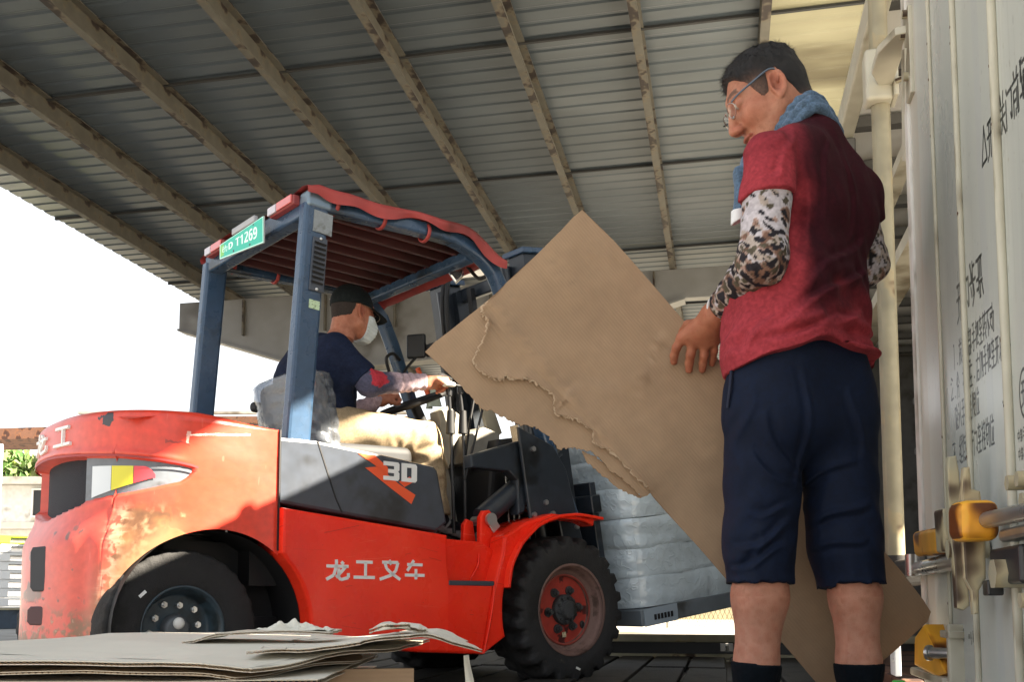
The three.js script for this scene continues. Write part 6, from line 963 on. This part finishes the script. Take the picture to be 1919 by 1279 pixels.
  add('thin folded carton with dark open flutes, fourth layer from the top of the pile', [[-1.2, -1.30], [-.258, -1.31], [-.25, -2.0], [-1.2, -2.05]], .250, .009, flat, 21, cardPale, 12, .003);
  add('folded carton layer, third from the top of the cardboard pile', [[-1.2, -1.29], [-.275, -1.30], [-.27, -2.0], [-1.2, -2.02]], .262, .009, (x, z) => .002 * Math.sin(x * 6), 22, cardPale, 14, .003);
  add('folded carton with a clean right corner, second from the top of the pile', [[-1.2, -1.28], [-.252, -1.30], [-.262, -1.95], [-1.2, -2.0]], .288, .007, (x, z) => .003 * Math.sin(x * 5 + 1), 23, cardPale, 14, .003);
  // the bulging top sheet with its torn right end
  const topWave = (x, z) => .016 * Math.sin(clamp((x + 1.0) / .8) * Math.PI) * smooth(-1.25, -1.6, z) + .006 * Math.sin(x * 4.2 + .6) - .014 * smooth(-.42, -.30, x) * smooth(-1.5, -1.28, z) + .004 * noise(x * 5, z * 5) - .03 * smooth(-.75, -1.1, x) * smooth(-1.5, -2, z);
  add('pale top carton sheet bulging over the pile in front of the rear wheel', [[-1.15, -1.27], [-.40, -1.27], [-.335, -1.285], [-.18, -1.62], [-.16, -1.95], [-1.2, -2.2]], .316, .0055, topWave, 24, cardPale, 16, .004);
  add('slack carton ply hanging under the top sheet of the pile', [[-1.15, -1.29], [-.45, -1.29], [-.36, -1.3], [-.24, -1.6], [-.3, -1.95], [-1.2, -2.1]], .305, .004, (x, z) => topWave(x, z) - .006 + .004 * Math.sin(x * 9), 28, cardM, 14, .004);
  // narrow folded strip lying on it
  add('narrow ribbed cardboard strip curled on top of the pile', [[-.515, -1.55], [-.29, -1.57], [-.29, -1.70], [-.51, -1.70]], .336, .004, (x, z) => topWave(x, z) * .6 + .010 * smooth(-.46, -.505, x) * -1 + .004 * Math.sin(x * 14), 25, mat([.82, .80, .77], { map: cardPale.map, roughness: .9, bumpMap: repeat(fluteBump, 3), bumpScale: .003 }), 12, .006);
  // torn flaps to the right of the pile
  add('torn carton flap with a ragged tip right of the pile before the red side panel', [[-.36, -1.36], [-.22, -1.42], [-.12, -1.50], [-.045, -1.60], [-.08, -1.72], [-.2, -1.9], [-.38, -1.9]], .322, .005, (x, z) => .018 * smooth(-.3, -.14, x) - .028 * smooth(-.14, -.04, x) + .006 * noise(x * 12, z * 12), 26, cardPale, 9, .010);
  add('small crumpled cardboard scrap on the torn flap', [[-.215, -1.50], [-.16, -1.50], [-.135, -1.56], [-.15, -1.62], [-.215, -1.60]], .352, .006, (x, z) => .008 * noise(x * 40, z * 40) + .004 * Math.sin(x * 60), 27, cardPale, 6, .008);
  // crumpled wad
  const wad = thing('crumpled_paper', 'crumpled pale paper wad lying on the ribbed strip on the pile', 'paper', [-.355, .336, -1.62]); mesh('wad', grid(34, 20, (a, b) => { const t = a * TAU, r = b, ir = 1 + .25 * noise(Math.cos(t) * 2, Math.sin(t) * 2, 3), x = Math.cos(t) * r * .062 * ir, z = Math.sin(t) * r * .042 * ir, n = Math.abs(noise(x * 34, z * 40, 1)), m = Math.abs(noise(x * 80 + 3, z * 80, 5)); return [x, .004 + (.022 * n + .012 * m) * (1 - r * r * .7), z]; }), mat([.60, .58, .50], { roughness: .7, flatShading: true }), wad);
  // upright cartons under the right part of the pile
  const up = thing('upright_carton', 'brown carton standing on edge in shade under the torn flap', 'cardboard', [-.27, 0, -1.62], .1); mesh('panel', [box(.22, .285, .012, [.0, .143, .1], [0, .12, 0]), box(.012, .285, .3, [-.09, .143, -.05])], cardM, up);
  const fl = thing('dangling_flap', 'narrow torn cardboard strip dangling upright beside the pile', 'cardboard', [-.075, 0, -1.55]); mesh('strip', grid(4, 24, (a, b) => [lerp(-.011, .011, a) * (.55 + .5 * Math.sin(b * 2.6 + .3)) + .004 * Math.sin(b * 17) + .008 * b, lerp(0, .305, b), .006 * Math.sin(b * 8 + a * 3)]), cardPale, fl); 
  fl.children[0].rotation.y = .5;
}

renderer.render(scene, camera);
